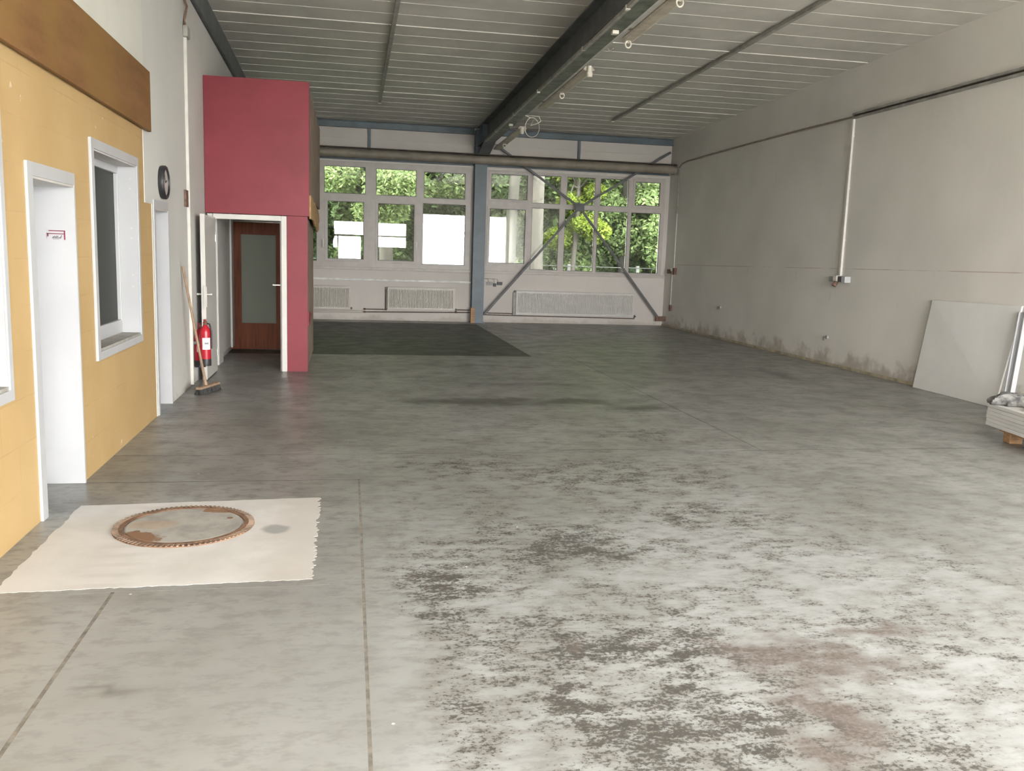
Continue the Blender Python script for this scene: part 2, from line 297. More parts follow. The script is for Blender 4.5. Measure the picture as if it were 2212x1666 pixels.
# ------------------------------------------------------------------ mesh builder
class MB:
    def __init__(s): s.v = []; s.f = []
    def add(s, vs, fs):
        o = len(s.v); s.v += [tuple(map(float, p)) for p in vs]; s.f += [tuple(i + o for i in f) for f in fs]; return s
    def box(s, x0, x1, y0, y1, z0, z1):
        return s.add([(x0, y0, z0), (x1, y0, z0), (x1, y1, z0), (x0, y1, z0), (x0, y0, z1), (x1, y0, z1), (x1, y1, z1), (x0, y1, z1)],
                     [(0, 3, 2, 1), (4, 5, 6, 7), (0, 1, 5, 4), (1, 2, 6, 5), (2, 3, 7, 6), (3, 0, 4, 7)])
    def cyl(s, p0, p1, r0, r1=None, n=16):
        r1 = r0 if r1 is None else r1; p0, p1 = Vector(p0), Vector(p1); d = (p1 - p0).normalized()
        a = d.orthogonal().normalized(); b = d.cross(a); vs = []
        for p, r in ((p0, r0), (p1, r1)):
            for i in range(n):
                t = 2 * math.pi * i / n; vs.append(p + a * (r * math.cos(t)) + b * (r * math.sin(t)))
        fs = [(i, (i + 1) % n, n + (i + 1) % n, n + i) for i in range(n)] + [tuple(range(n - 1, -1, -1)), tuple(range(n, 2 * n))]
        return s.add(vs, fs)
    def tube(s, path, r, n=8, closed=False):
        P = [Vector(p) for p in path]; m = len(P); vs = []; prev = None
        for i, p in enumerate(P):
            if closed: d = P[(i + 1) % m] - P[i - 1]
            else: d = P[min(i + 1, m - 1)] - P[max(i - 1, 0)]
            d.normalize(); a = d.orthogonal().normalized() if prev is None else (prev - d * prev.dot(d)).normalized(); prev = a; b = d.cross(a)
            rr = r[i] if isinstance(r, (list, tuple)) else r
            for k in range(n):
                t = 2 * math.pi * k / n; vs.append(p + a * (rr * math.cos(t)) + b * (rr * math.sin(t)))
        fs = []
        for i in range(m if closed else m - 1):
            j = (i + 1) % m
            for k in range(n): fs.append((i * n + k, i * n + (k + 1) % n, j * n + (k + 1) % n, j * n + k))
        if not closed: fs += [tuple(range(n - 1, -1, -1)), tuple((m - 1) * n + k for k in range(n))]
        return s.add(vs, fs)
    def lathe(s, prof, c=(0, 0, 0), n=24, axis='z'):
        vs = []; m = len(prof)
        for i in range(n):
            t = 2 * math.pi * i / n
            for r, z in prof:
                p = (r * math.cos(t), r * math.sin(t), z) if axis == 'z' else (z, r * math.cos(t), r * math.sin(t))
                vs.append((c[0] + p[0], c[1] + p[1], c[2] + p[2]))
        fs = []
        for i in range(n):
            j = (i + 1) % n
            for k in range(m - 1): fs.append((i * m + k, j * m + k, j * m + k + 1, i * m + k + 1))
        return s.add(vs, fs)
    def prism(s, poly, fn, c0, c1):
        n = len(poly); vs = [fn(a, b, c0) for a, b in poly] + [fn(a, b, c1) for a, b in poly]
        fs = [(i, (i + 1) % n, n + (i + 1) % n, n + i) for i in range(n)] + [tuple(range(n - 1, -1, -1)), tuple(range(n, 2 * n))]
        return s.add(vs, fs)
    def grid_wall(s, fn, u0, u1, v0, v1, holes, c0, c1):
        """solid slab in (u,v) between depths c0,c1 with rectangular holes"""
        us = sorted({u0, u1, *[min(max(h[i], u0), u1) for h in holes for i in (0, 1)]}); vs_ = sorted({v0, v1, *[min(max(h[i], v0), v1) for h in holes for i in (2, 3)]})
        nu, nv = len(us) - 1, len(vs_) - 1
        sol = [[not any(h[0] <= (us[i] + us[i + 1]) / 2 <= h[1] and h[2] <= (vs_[j] + vs_[j + 1]) / 2 <= h[3] for h in holes) for j in range(nv)] for i in range(nu)]
        def q(a, b, c, d): s.add([fn(*a), fn(*b), fn(*c), fn(*d)], [(0, 1, 2, 3)])
        for i in range(nu):
            for j in range(nv):
                if not sol[i][j]: continue
                a, b, c, d = us[i], us[i + 1], vs_[j], vs_[j + 1]
                q((a, c, c0), (b, c, c0), (b, d, c0), (a, d, c0)); q((a, c, c1), (a, d, c1), (b, d, c1), (b, c, c1))
                if i == 0 or not sol[i - 1][j]: q((a, c, c0), (a, d, c0), (a, d, c1), (a, c, c1))
                if i == nu - 1 or not sol[i + 1][j]: q((b, c, c0), (b, c, c1), (b, d, c1), (b, d, c0))
                if j == 0 or not sol[i][j - 1]: q((a, c, c0), (a, c, c1), (b, c, c1), (b, c, c0))
                if j == nv - 1 or not sol[i][j + 1]: q((a, d, c0), (b, d, c0), (b, d, c1), (a, d, c1))
        return s
    def build(s, name, mat, parent=None, smooth=False, bevel=0.0, xf=None, weld=True, origin=None):
        vs = [xf(*p) for p in s.v] if xf else s.v
        o3 = Vector((0, 0, 0)) if origin is None else Vector(origin)
        if parent is not None: o3 = Vector(parent['_o']) if '_o' in parent else Vector((0, 0, 0))
        vs = [(p[0] - o3[0], p[1] - o3[1], p[2] - o3[2]) for p in vs]
        me = bpy.data.meshes.new(name); me.from_pydata(vs, [], s.f)
        bm = bmesh.new(); bm.from_mesh(me)
        if weld: bmesh.ops.remove_doubles(bm, verts=bm.verts, dist=1e-5)
        bmesh.ops.recalc_face_normals(bm, faces=bm.faces); bm.to_mesh(me); bm.free()
        me.materials.append(M[mat] if isinstance(mat, str) else mat)
        if smooth:
            for p in me.polygons: p.use_smooth = True
            me.set_sharp_from_angle(angle=math.radians(40))
        o = bpy.data.objects.new(name, me); COL.objects.link(o)
        if parent is not None: o.parent = parent; o['_o'] = tuple(o3)
        else: o.location = o3; o['_o'] = tuple(o3)
        if bevel:
            b = o.modifiers.new('bevel', 'BEVEL'); b.width = bevel; b.segments = 2; b.limit_method = 'ANGLE'
        return o

def thing(name, label=None, cat=None, loc=(0, 0, 0), group=None, kind=None):
    o = bpy.data.objects.new(name, None); COL.objects.link(o); o.location = loc; o.empty_display_size = 0.1; o['_o'] = tuple(loc)
    return tag(o, label, cat, group, kind)
def tag(o, label=None, cat=None, group=None, kind=None):
    if label: o['label'] = label
    if cat: o['category'] = cat
    if group: o['group'] = group
    if kind: o['kind'] = kind
    return o
def struct(o, label=None): return tag(o, label, kind='structure')

# ------------------------------------------------------------------ main dimensions
XR, YB = 7.69, 20.85                         # right wall, back wall
def XL(y): return -1.69 - 0.0096 * y         # left wall face (stands a little askew)
def LW(u, z, w): return (XL(u) + w, u, z)     # left wall coordinates: along, up, out
def ZC(y): return 4.92 - 0.02 * y             # underside of the roof

# ================================================================== SETTING
# ---- floor: slabs with joints
fl = struct(MB().box(-3.3, 7.95, FY - 0.3, YB + 0.3, -0.30, -0.0007).build('floor', 'joint'), 'grey worn concrete hall floor')
slabs = [(-3.3, -1.07, FY - 0.3, 4.13), (-1.07, 0.076, FY - 0.3, 4.13), (-3.3, 0.076, 4.13, 6.13), (-3.3, 0.0835, 6.13, 6.93),
         (0.076, 7.95, FY - 0.3, 6.93), (-3.3, 3.53, 6.93, 8.83), (3.53, 7.95, 6.93, 13.78), (-3.3, 3.53, 8.83, 13.78),
         (-3.3, 2.9, 13.78, 20.15), (-3.3, 2.9, 20.15, YB + 0.3), (2.9, 7.95, 13.78, YB + 0.3)]
for i, (x0, x1, y0, y1) in enumerate(slabs):
    g = lambda v: 0.010 if abs(v - 0.076) < 1e-6 and y1 < 6.2 else (0.008 if v == -1.07 else (0.0012 if v == 2.9 else 0.004))
    gy0 = 0.001 if y0 > 13 or y0 == 4.13 else 0.007; gy1 = 0.001 if y1 > 13 or y1 == 4.13 else 0.007
    MB().box(x0 + g(x0), x1 - g(x1), y0 + gy0, y1 - gy1, -0.06, 0).build('floor_slab', 'floor_dark' if i == 8 else 'floor', fl)
MB().box(0.066, 0.084, FY - 0.3, 6.12, -0.05, -0.0003).build('joint_filler', 'filler', fl)
MB().box(-1.0775, -1.0625, FY - 0.3, 4.12, -0.05, -0.0003).build('joint_filler', 'filler', fl)
# fresh screed patch with ragged edges
pts = []
def ragged(a, b, n, amp):
    for i in range(n):
        t = i / n; j = (random.random() - 0.5) * 2 * amp if i else 0
        d = Vector((b[0] - a[0], b[1] - a[1])); nn = Vector((-d.y, d.x)).normalized()
        pts.append((a[0] + d.x * t + nn.x * j, a[1] + d.y * t + nn.y * j))
A, B_, C_, D_ = (-1.60, 4.17), (-0.17, 4.21), (-0.185, 5.67), (-1.61, 5.58)
ragged(A, B_, 60, 0.007); ragged(B_, C_, 90, 0.014); ragged(C_, D_, 30, 0.004); ragged(D_, A, 40, 0.008)
MB().prism(pts, lambda a, b, c: (a, b, c), -0.02, 0.0012).build('screed_patch', 'patch', fl)

# ---- walls
# right wall
struct(MB().box(XR, XR + 0.25, FY - 0.3, YB + 0.3, -0.05, 5.2).build('wall_right', 'wall_right'), 'long bare off-white hall wall on the right')
struct(MB().box(XR - 0.012, XR, FY, YB, 0, 0.045).build('baseboard_right', simple('plinth_yellowish', (0.50, 0.43, 0.31), 0.8, var=0.2, scale=5)), 'thin yellowish plinth strip along the right wall')
# back wall with two window bands
W1 = (-1.72, 2.80, 1.235, 3.645); W2 = (3.185, 7.585, 1.235, 3.615)
mb = MB().grid_wall(lambda u, v, c: (u, c, v), -3.3, 7.95, -0.05, 5.2, [W1, W2], YB, YB + 0.3)
wb = struct(mb.build('wall_back', 'wall_back'), 'white painted end wall with two wide windows')
# raised cladding panels above the windows (shallow boards with a joint)
for (x0, x1) in ((-3.2, 0.41), (0.45, 2.82), (3.16, 5.33), (5.38, XR - 0.003)):
    for (z0, z1) in ((3.66, 4.125), (4.13, 4.36)):
        MB().box(x0, x1, YB - 0.012, YB, z0, z1).build('cladding_panel', 'wall_back', wb)
# courses of painted panels below the windows
for (x0, x1) in ((-3.2, 2.85), (3.12, XR - 0.003)):
    for (z0, z1) in ((0.16, 0.70), (0.705, 1.13)):
        MB().box(x0, x1, YB - 0.008, YB, z0, z1).build('cladding_panel', 'wall_back', wb)
for (x0, x1) in ((-3.2, 2.84), (3.14, XR - 0.004)):
    MB().box(x0, x1, YB - 0.05, YB, 1.17, 1.232).build('window_sill', 'upvc', wb, bevel=0.006)
# front wall behind the camera with the gate, door and window openings
wf = MB().grid_wall(lambda u, v, c: (u, c, v), -3.3, 7.95, -0.05, 5.2, FRONT_OPENINGS, FY - 0.25, FY)
struct(wf.build('wall_front', 'wall_back'), 'front wall with open gate behind the camera')
# left outer wall (closes the side rooms)
struct(MB().box(-3.55, -3.3, FY - 0.3, YB + 0.3, -0.05, 5.2).build('wall_left_outer', 'brown_room'), 'outer wall of the side rooms')
# left inner wall: orange part, white part
D1 = (5.36, 6.14, -0.1, 1.955); D2 = (8.66, 9.28, -0.1, 1.93); WN3 = (6.62, 7.93, 0.83, 2.24); WN4 = (3.4, 4.86, 0.83, 2.32)
TH = -0.27
ow = MB().grid_wall(LW, FY, 8.27, -0.05, 2.60, [D1, WN3, WN4], TH, 0.0)
struct(ow.build('wall_left_orange', 'orange'), 'orange painted wall section at left with doors and windows')
ow2 = MB().grid_wall(LW, 8.27, 8.56, -0.05, 1.96, [], TH, 0.0)
ow2.build('corner_strip', 'orange', bpy.data.objects['wall_left_orange'])
wl = MB().grid_wall(LW, 8.27, YB, -0.05, 5.2, [D2, (8.2, 8.56, -0.1, 1.96)], TH, 0.006)
wlo = struct(wl.build('wall_left', 'wall_left'), 'grey-white roughly plastered wall on the left')
MB().grid_wall(LW, FY, 8.27, 2.60, 5.2, [], TH, 0.02).build('upper_panel', 'wall_cream', wlo)

# ---- ceiling
def sl(z): return lambda x, y, zz: (x, y, zz + ZC(y))
cl = struct(MB().box(-3.6, 8.0, FY - 0.4, YB + 0.3, 0.05, 0.25).build('ceiling', 'deck', xf=lambda x, y, z: (x, y, z + ZC(y))), 'grey profiled sheet ceiling with parallel joints')
pitch = 0.512; y = FY; k = 0
while y < YB - 0.05:
    y1 = min(y + pitch, YB)
    b = MB(); st = 0.004 if k % 9 else 0.012
    x0, x1 = -3.3, 7.72
    zf, zb = ZC(y) - st, ZC(y1) - 0.0
    b.add([(x0, y, zf), (x1, y, zf), (x1, y1, zb), (x0, y1, zb), (x0, y, zf + 0.06), (x1, y, zf + 0.06), (x1, y1, zb + 0.05), (x0, y1, zb + 0.05)],
          [(0, 3, 2, 1), (4, 5, 6, 7), (0, 1, 5, 4), (1, 2, 6, 5), (2, 3, 7, 6), (3, 0, 4, 7)])
    b.build('ceiling_panel', 'ceiling', cl); y += pitch; k += 1

# ---- ground outside
struct(MB().box(-40, 50, -60, FY - 0.301, -0.2, -0.06).build('ground_front', 'yard'), 'pale paved yard in front of the gate')
struct(MB().box(-30, 40, YB + 0.31, 34, -0.3, -0.10).build('ground_back', 'grass'), 'grassy strip behind the hall')
hb = MB(); nx, ny = 40, 14  # rising bank added behind the trees to block the bright sky
hv = []
for j in range(ny + 1):
    for i in range(nx + 1):
        x = -30 + 70 * i / nx; t = j / ny
        hv.append((x, 29 + 22 * t, -0.15 + 13 * t ** 0.9 + 0.3 * math.sin(i * 1.7 + j) * t))
hb.add(hv, [(j * (nx + 1) + i, j * (nx + 1) + i + 1, (j + 1) * (nx + 1) + i + 1, (j + 1) * (nx + 1) + i) for j in range(ny) for i in range(nx)])
struct(hb.build('sky_block_bank', 'grass', smooth=True), 'steep green bank behind the trees')

# ================================================================== WINDOWS OF THE BACK WALL
def win(name, rect, cols, label):
    """cols: list of (x0,x1, upper(z0,z1,sash), lower(z0,z1,sash), handle_x or None)"""
    o = struct(thing(name, loc=(rect[0], YB, rect[2])), label)
    holes = []; sashes = []; panes = []
    for c in cols:
        for (x0, x1, z0, z1, sash) in c['p']:
            if sash:
                holes.append((x0 - 0.055, x1 + 0.055, z0 - 0.055, z1 + 0.055)); sashes.append((x0, x1, z0, z1))
            else: holes.append((x0, x1, z0, z1))
            panes.append((x0, x1, z0, z1))
    fn = lambda u, v, c: (u, c, v)
    MB().grid_wall(fn, rect[0], rect[1], rect[2], rect[3], holes, YB - 0.005, YB + 0.075).build('frame', 'upvc', o)
    for (x0, x1, z0, z1) in sashes:
        MB().grid_wall(fn, x0 - 0.06, x1 + 0.06, z0 - 0.06, z1 + 0.06, [(x0, x1, z0, z1)], YB - 0.022, YB + 0.06).build('sash', 'upvc', o, bevel=0.004)
    for (x0, x1, z0, z1) in panes:
        p = MB().box(x0 - 0.01, x1 + 0.01, YB + 0.024, YB + 0.030, z0 - 0.01, z1 + 0.01).build('pane', 'glass', o)
        b = MB().grid_wall(fn, x0 - 0.002, x1 + 0.002, z0 - 0.002, z1 + 0.002, [(x0 + 0.012, x1 - 0.012, z0 + 0.012, z1 - 0.012)], YB + 0.012, YB + 0.023)
        b.build('gasket', 'dark_box', p)
    for c in cols:
        if c.get('h'):
            hx, hz = c['h']
            h = MB().box(hx - 0.022, hx + 0.022, YB - 0.034, YB - 0.022, hz - 0.06, hz + 0.06).build('handle', 'conduit', o, bevel=0.004)
            MB().box(hx - 0.014, hx + 0.014, YB - 0.075, YB - 0.055, hz - 0.13, hz + 0.03).cyl((hx, YB - 0.06, hz + 0.02), (hx, YB - 0.03, hz + 0.02), 0.012, n=10).build('lever', 'conduit', h)
    # drip trim line along the head
    MB().box(rect[0], rect[1], YB - 0.018, YB - 0.005, rect[3] - 0.03, rect[3]).build('head_trim', 'conduit', o)
    return o
win('window_1', W1, [
    {'p': [(-1.55, -0.745, 2.885, 3.50, False), (-1.55, -0.745, 1.345, 2.74, False)]},
    {'p': [(-0.577, 0.354, 2.89, 3.50, False), (-0.50, 0.319, 1.405, 2.715, True)], 'h': (-0.60, 1.79)},
    {'p': [(0.591, 1.517, 2.885, 3.485, False), (0.644, 1.479, 1.395, 2.705, True)], 'h': (1.535, 1.79)},
    {'p': [(1.693, 2.66, 2.87, 3.47, False), (1.674, 2.68, 1.335, 2.75, False)]}], 'wide white window left of the steel column')
win('window_2', W2, [
    {'p': [(3.274, 4.143, 2.917, 3.495, True), (3.255, 4.12, 1.42, 2.695, True)]},
    {'p': [(4.267, 4.955, 2.858, 3.512, False), (4.275, 4.945, 1.286, 2.751, False)]},
    {'p': [(5.11, 5.81, 2.86, 3.515, False), (5.085, 5.825, 1.28, 2.75, False)]},
    {'p': [(5.94, 6.645, 2.865, 3.512, False), (5.90, 6.66, 1.275, 2.74, False)]},
    {'p': [(6.815, 7.443, 2.914, 3.476, True), (6.745, 7.49, 1.278, 2.741, False)]}], 'wide white window right of the steel column behind the cross bracing')

# ================================================================== LEFT WALL DOORS AND WINDOWS
def recess_door(name, D, label, casing=0.085, sign=False):
    o = struct(thing(name, loc=(XL(D[0]), D[0], 0)), label)
    y0, y1, z1 = D[0], D[1], D[3]
    fn = LW
    MB().grid_wall(fn, y0 - casing, y1 + 0.012, 0.0, z1 + 0.075, [(y0, y1 - 0.012, -0.1, z1 - 0.0)], 0.0, 0.016).build('casing', 'white', o)
    # jamb lining of the deep reveal
    b = MB(); 
    b.box(y1 - 0.014, y1 - 0.001, 0.0, z1 - 0.001, TH + 0.001, 0.012).build('jamb_lining', 'white', o, xf=LW)
    MB().box(y0 + 0.001, y0 + 0.014, 0.0, z1 - 0.001, TH + 0.001, 0.012).build('jamb_lining', 'white', o, xf=LW)
    MB().box(y0 + 0.014, y1 - 0.014, z1 - 0.014, z1 - 0.001, TH + 0.001, 0.012).build('head_lining', 'white_old', o, xf=LW)
    lf = MB().box(y0 + 0.014, y1 - 0.014, 0.008, z1 - 0.016, TH + 0.005, TH + 0.045).build('leaf', 'white', o, xf=LW, bevel=0.003)
    hy = y0 + 0.08
    MB().box(hy - 0.02, hy + 0.02, 0.92, 1.14, TH + 0.045, TH + 0.053).cyl((hy, 1.04, TH + 0.05), (hy, 1.04, TH + 0.09), 0.009, n=8).box(hy - 0.01, hy + 0.11, 1.03, 1.05, TH + 0.08, TH + 0.095).build('handle', 'chrome', lf, xf=LW)
    return o
recess_door('door_1', D1, 'white recessed door in the orange wall nearest the camera')
recess_door('door_2', D2, 'white recessed door at the far end of the orange wall', casing=0.06)

# small door sign on the reveal of door_1
sx0, sx1, sz0, sz1, syy = XL(6.12) - 0.155, XL(6.12) - 0.045, 1.605, 1.668, 6.124
sg = thing('door_sign', 'small white sign with maroon border in the reveal of the nearest door', 'sign', loc=((sx0 + sx1) / 2, syy, (sz0 + sz1) / 2))
MB().box(sx0, sx1, syy - 0.003, syy + 0.0, sz0, sz1).build('plate', simple('sign_plate', (0.50, 0.485, 0.50), 0.5, var=0.03), sg)
mar = simple('maroon_print', (0.22, 0.03, 0.06), 0.5); gry = simple('grey_print', (0.07, 0.08, 0.08), 0.5)
MB().box(sx0 + 0.012, sx1, syy - 0.005, syy - 0.003, sz1 - 0.006, sz1).box(sx1 - 0.008, sx1, syy - 0.005, syy - 0.003, sz0 + 0.004, sz1 - 0.006).box(sx0, sx1 - 0.008, syy - 0.005, syy - 0.003, sz1 - 0.024, sz1 - 0.019).box(sx0 + 0.002, sx0 + 0.010, syy - 0.005, syy - 0.003, sz0 + 0.024, sz1 - 0.019).build('border', mar, sg)
b = MB(); random.seed(3)
px = sx0 + 0.03
while px < sx1 - 0.03:
    h = 0.008 + 0.014 * random.random(); b.prism([(px, sz0 + 0.012), (px + 0.004, sz0 + 0.012), (px + 0.011, sz0 + 0.012 + h), (px + 0.007, sz0 + 0.012 + h)], lambda a, c, d: (a, d, c), syy - 0.0042, syy - 0.003); px += 0.007
b.box(sx0 + 0.035, sx1 - 0.035, syy - 0.0042, syy - 0.003, sz0 + 0.007, sz0 + 0.009)
b.build('lettering', gry, sg)

def left_window(name, W, label, pane=True):
    y0, y1, z0, z1 = W
    o = struct(thing(name, loc=(XL(y0), y0, z0)), label)
    MB().grid_wall(LW, y0 - 0.07, y1 + 0.055, z0 - 0.06, z1 + 0.07, [(y0, y1, z0, z1)], 0.0, 0.02).build('casing', 'white', o, bevel=0.003)
    e = 0.001
    MB().box(y1 - 0.012, y1 - e, z0 + e, z1 - e, -0.14, 0.012).build('reveal_lining', 'white', o, xf=LW)
    MB().box(y0 + e, y0 + 0.012, z0 + e, z1 - e, -0.14, 0.012).build('reveal_lining', 'white', o, xf=LW)
    MB().box(y0 + 0.012, y1 - 0.012, z1 - 0.012, z1 - e, -0.14, 0.012).build('reveal_lining', 'white_old', o, xf=LW)
    MB().box(y0 + 0.012, y1 - 0.012, z0 + e, z0 + 0.02, -0.14, 0.014).build('sill', simple('sill_grey', (0.42, 0.40, 0.36), 0.7), o, xf=LW)
    MB().grid_wall(LW, y0 + 0.012, y1 - 0.012, z0 + 0.02, z1 - 0.012, [(y0 + 0.06, y1 - 0.035, z0 + 0.13, z1 - 0.07)], -0.19, -0.13).build('frame', 'white', o, bevel=0.004)
    MB().box(y0 + 0.055, y1 - 0.03, z0 + 0.125, z1 - 0.065, -0.17, -0.160).build('pane', 'mesh_dark', o, xf=LW)
    # row of screw caps in the far reveal
    for z in (0.42, 0.36, 0.12, 0.06, -0.12 - 0.05, -0.24):
        zz = (z0 + z1) / 2 + 0.03 + z * 1.35
        p0 = LW(y1 - 0.012, zz, -0.035); p1 = LW(y1 - 0.015, zz, -0.035)
        MB().cyl(p0, p1, 0.009, n=10).build('screw_cap', 'white_old', o)
    return o
left_window('window_3', WN3, 'white window with dark screen in the orange wall')
left_window('window_4', WN4, 'white window in the orange wall at the left picture edge')

# brown fascia board above
bd = MB().box(FY, 8.40, 2.575, 3.085, 0.021, 0.05).build('fascia_board', 'band', xf=LW, bevel=0.003)
tag(bd, 'long brown stained wood fascia board above the orange wall', 'board')

# ================================================================== RED VESTIBULE
YV = 11.76
rv = struct(thing('wall_vestibule', loc=(XL(YV), YV, 0)), 'red painted boxed-in entrance lobby against the left wall')
xl = XL(YV) + 0.01
MB().box(xl, -0.515, YV, YV + 0.03, 2.018, 3.685).build('upper_panel', 'red', rv, bevel=0.002)
MB().box(-0.795, -0.535, YV + 0.004, YV + 0.034, 0.0, 2.014).build('lower_panel', 'red', rv, bevel=0.002)
MB().box(-0.515, -0.510, YV + 0.002, YV + 0.05, 2.30, 3.68).build('edge_strip', 'red_dark', rv)
MB().box(-0.56, -0.522, YV + 0.03, 16.1, 2.30, 3.67).build('side_panel_upper', 'side_brown', rv)
MB().box(-0.60, -0.565, YV + 0.034, 14.3, 0.0, 2.30).build('side_panel_lower', 'side_brown', rv)
MB().box(-1.80, -0.56, YV + 0.03, 16.1, 3.60, 3.67).build('top_board', 'side_brown', rv)
MB().box(-1.80, -0.56, YV + 0.03, 16.1, 2.22, 2.30).build('soffit_board', 'brown_room', rv)
MB().box(-1.80, -0.56, 16.07, 16.1, 2.30, 3.60).build('rear_panel', 'side_brown', rv)
# row of nail heads on the narrow red panel
for z in (1.55, 1.12, 0.62, 0.2):
    for x in (-0.77, -0.56):
        MB().cyl((x, YV + 0.005, z), (x, YV + 0.001, z), 0.006, n=8).build('nail_head', 'red_dark', rv)
# back partition of the lobby with the brown door opening
DB = (-1.825, -1.06, 0.0, 1.98)
mb = MB().grid_wall(lambda u, v, c: (u, c, v), -1.84, -0.601, 0.0, 2.22, [(-1.83, -1.03, -0.1, 2.0)], 14.30, 14.36)
mb.build('rear_partition', 'brown_room', rv)
# doorway frame
d3 = struct(thing('door_3', loc=(-1.25, YV, 0)), 'white door standing open at the red lobby with lever handle')
MB().box(-0.865, -0.797, YV - 0.02, YV + 0.12, 0.0, 2.01).build('frame_post', 'white_warm', d3, bevel=0.006)
MB().box(-1.77, -1.70, YV - 0.0, YV + 0.12, 0.0, 2.01).build('frame_post', 'white_warm', d3, bevel=0.006)
MB().box(-1.6995, -0.8655, YV - 0.02, YV + 0.12, 1.945, 2.01).build('frame_head', 'white_warm', d3, bevel=0.006)
MB().box(-0.885, -0.865, YV + 0.05, YV + 0.12, 0.0, 1.945).build('door_stop', 'white_old', d3)
lf = MB().box(-1.715, -1.672, 10.88, YV - 0.02, 0.012, 1.965).build('leaf', 'white_warm', d3, bevel=0.004)
MB().box(-1.720, -1.667, 10.868, 10.885, 0.012, 1.97).build('leaf_edge', 'white_warm', d3, bevel=0.002)
b = MB().box(-1.672, -1.664, 10.92, 10.965, 0.88, 1.12).cyl((-1.668, 10.942, 1.03), (-1.615, 10.942, 1.03), 0.010, n=10).box(-1.626, -1.606, 10.935, 11.06, 1.02, 1.042)
b.box(-1.723, -1.715, 10.92, 10.965, 0.88, 1.12).cyl((-1.719, 10.942, 1.03), (-1.77, 10.942, 1.03), 0.010, n=10).box(-1.781, -1.761, 10.935, 11.06, 1.02, 1.042)
b.build('lever_handle', 'conduit', lf, bevel=0.002)
MB().box(-1.704, -1.684, 10.864, 10.869, 0.86, 1.14).build('lock_plate', 'chrome', lf)
for z in (0.25, 1.7):
    MB().cyl((-1.668, YV - 0.022, z - 0.04), (-1.668, YV - 0.022, z + 0.04), 0.009, n=10).build('hinge', 'chrome', lf)
# white inner frames on the left side of the lobby
MB().box(-1.80, -1.735, 12.35, 12.75, 0.0, 2.2).build('inner_frame', 'white_warm', d3, bevel=0.004)
MB().box(-1.80, -1.77, 12.75, 14.1, 0.10, 2.2).build('inner_lining', 'white_warm', d3)
MB().box(-1.77, -1.745, 13.85, 14.1, 0.08, 2.2).build('inner_frame', 'white_warm', d3)
d4 = struct(thing('door_4', loc=(-1.4, 14.3, 0)), 'brown veneer door with frosted glass inside the red lobby')
gx0, gx1, gz0, gz1 = -1.66, -1.13, 0.42, 1.80
lb = MB().grid_wall(lambda u, v, c: (u, c, v), -1.825, -1.035, 0.012, 1.985, [(gx0, gx1, gz0, gz1)], 14.27, 14.31)
lb4 = lb.build('leaf', 'brown', d4)
MB().box(gx0 - 0.01, gx1 + 0.01, 14.287, 14.293, gz0 - 0.01, gz1 + 0.01).build('pane', 'frosted', d4)
MB().grid_wall(lambda u, v, c: (u, c, v), gx0 - 0.02, gx1 + 0.02, gz0 - 0.02, gz1 + 0.02, [(gx0 + 0.004, gx1 - 0.004, gz0 + 0.004, gz1 - 0.004)], 14.262, 14.275).build('glazing_bead', 'brown', d4)
MB().cyl((-1.075, 14.27, 1.03), (-1.075, 14.22, 1.03), 0.009, n=8).box(-1.18, -1.065, 14.205, 14.222, 1.021, 1.039).build('handle', 'chrome', lb4)

# torn foam hanging out of the upper box side
b = MB(); fp = [(11.85, 2.29), (12.3, 2.295), (12.8, 2.26), (13.4, 2.27), (14.0, 2.22), (14.5, 2.23), (15.0, 2.16), (15.1, 2.05), (14.8, 2.02), (14.95, 1.92), (14.3, 1.87), (13.9, 1.94), (13.3, 1.93), (12.8, 2.0), (11.9, 1.99)]
b.prism(fp, lambda a, c, d: (d, a, c), -0.521, -0.495)
tag(b.build('torn_insulation', 'foam', bevel=0.006), 'torn tan insulation board hanging at the side of the red box', 'insulation')
b = MB(); b.prism([(12.0, 0.78), (12.9, 0.70), (12.95, 0.66), (12.0, 0.58)], lambda a, c, d: (d, a, c), -0.562, -0.530)
tag(b.build('red_offcut', 'red', bevel=0.004), 'small red offcut sticking to the side of the lobby', 'offcut')

# ================================================================== STEELWORK
def i_profile(xc, w, d, tf, tw):
    """I section around x=xc, z from -d to 0"""
    h = w / 2; t = tw / 2
    return [(xc - h, -d), (xc + h, -d), (xc + h, -d + tf), (xc + t, -d + tf), (xc + t, -tf), (xc + h, -tf), (xc + h, 0), (xc - h, 0), (xc - h, -tf), (xc - t, -tf), (xc - t, -d + tf), (xc - h, -d + tf)]
BX = 3.015
rb = thing('roof_beam', 'big dark steel roof beam running from the column to the front', 'beam', loc=(BX, YB - 0.3, 4.2))
MB().prism(i_profile(BX, 0.27, 0.43, 0.02, 0.014), lambda a, c, d: (a, d, c + ZC(d) - 0.022), FY, 20.55).build('girder', 'beam', rb)
MB().prism([(-0.13, -0.434), (0.13, -0.434), (0.13, -0.4302), (-0.13, -0.4302)], lambda a, c, d: (a + BX, d, c + ZC(d) - 0.022), FY, 19.8).build('bottom_flange_cover', 'beam_green', rb)
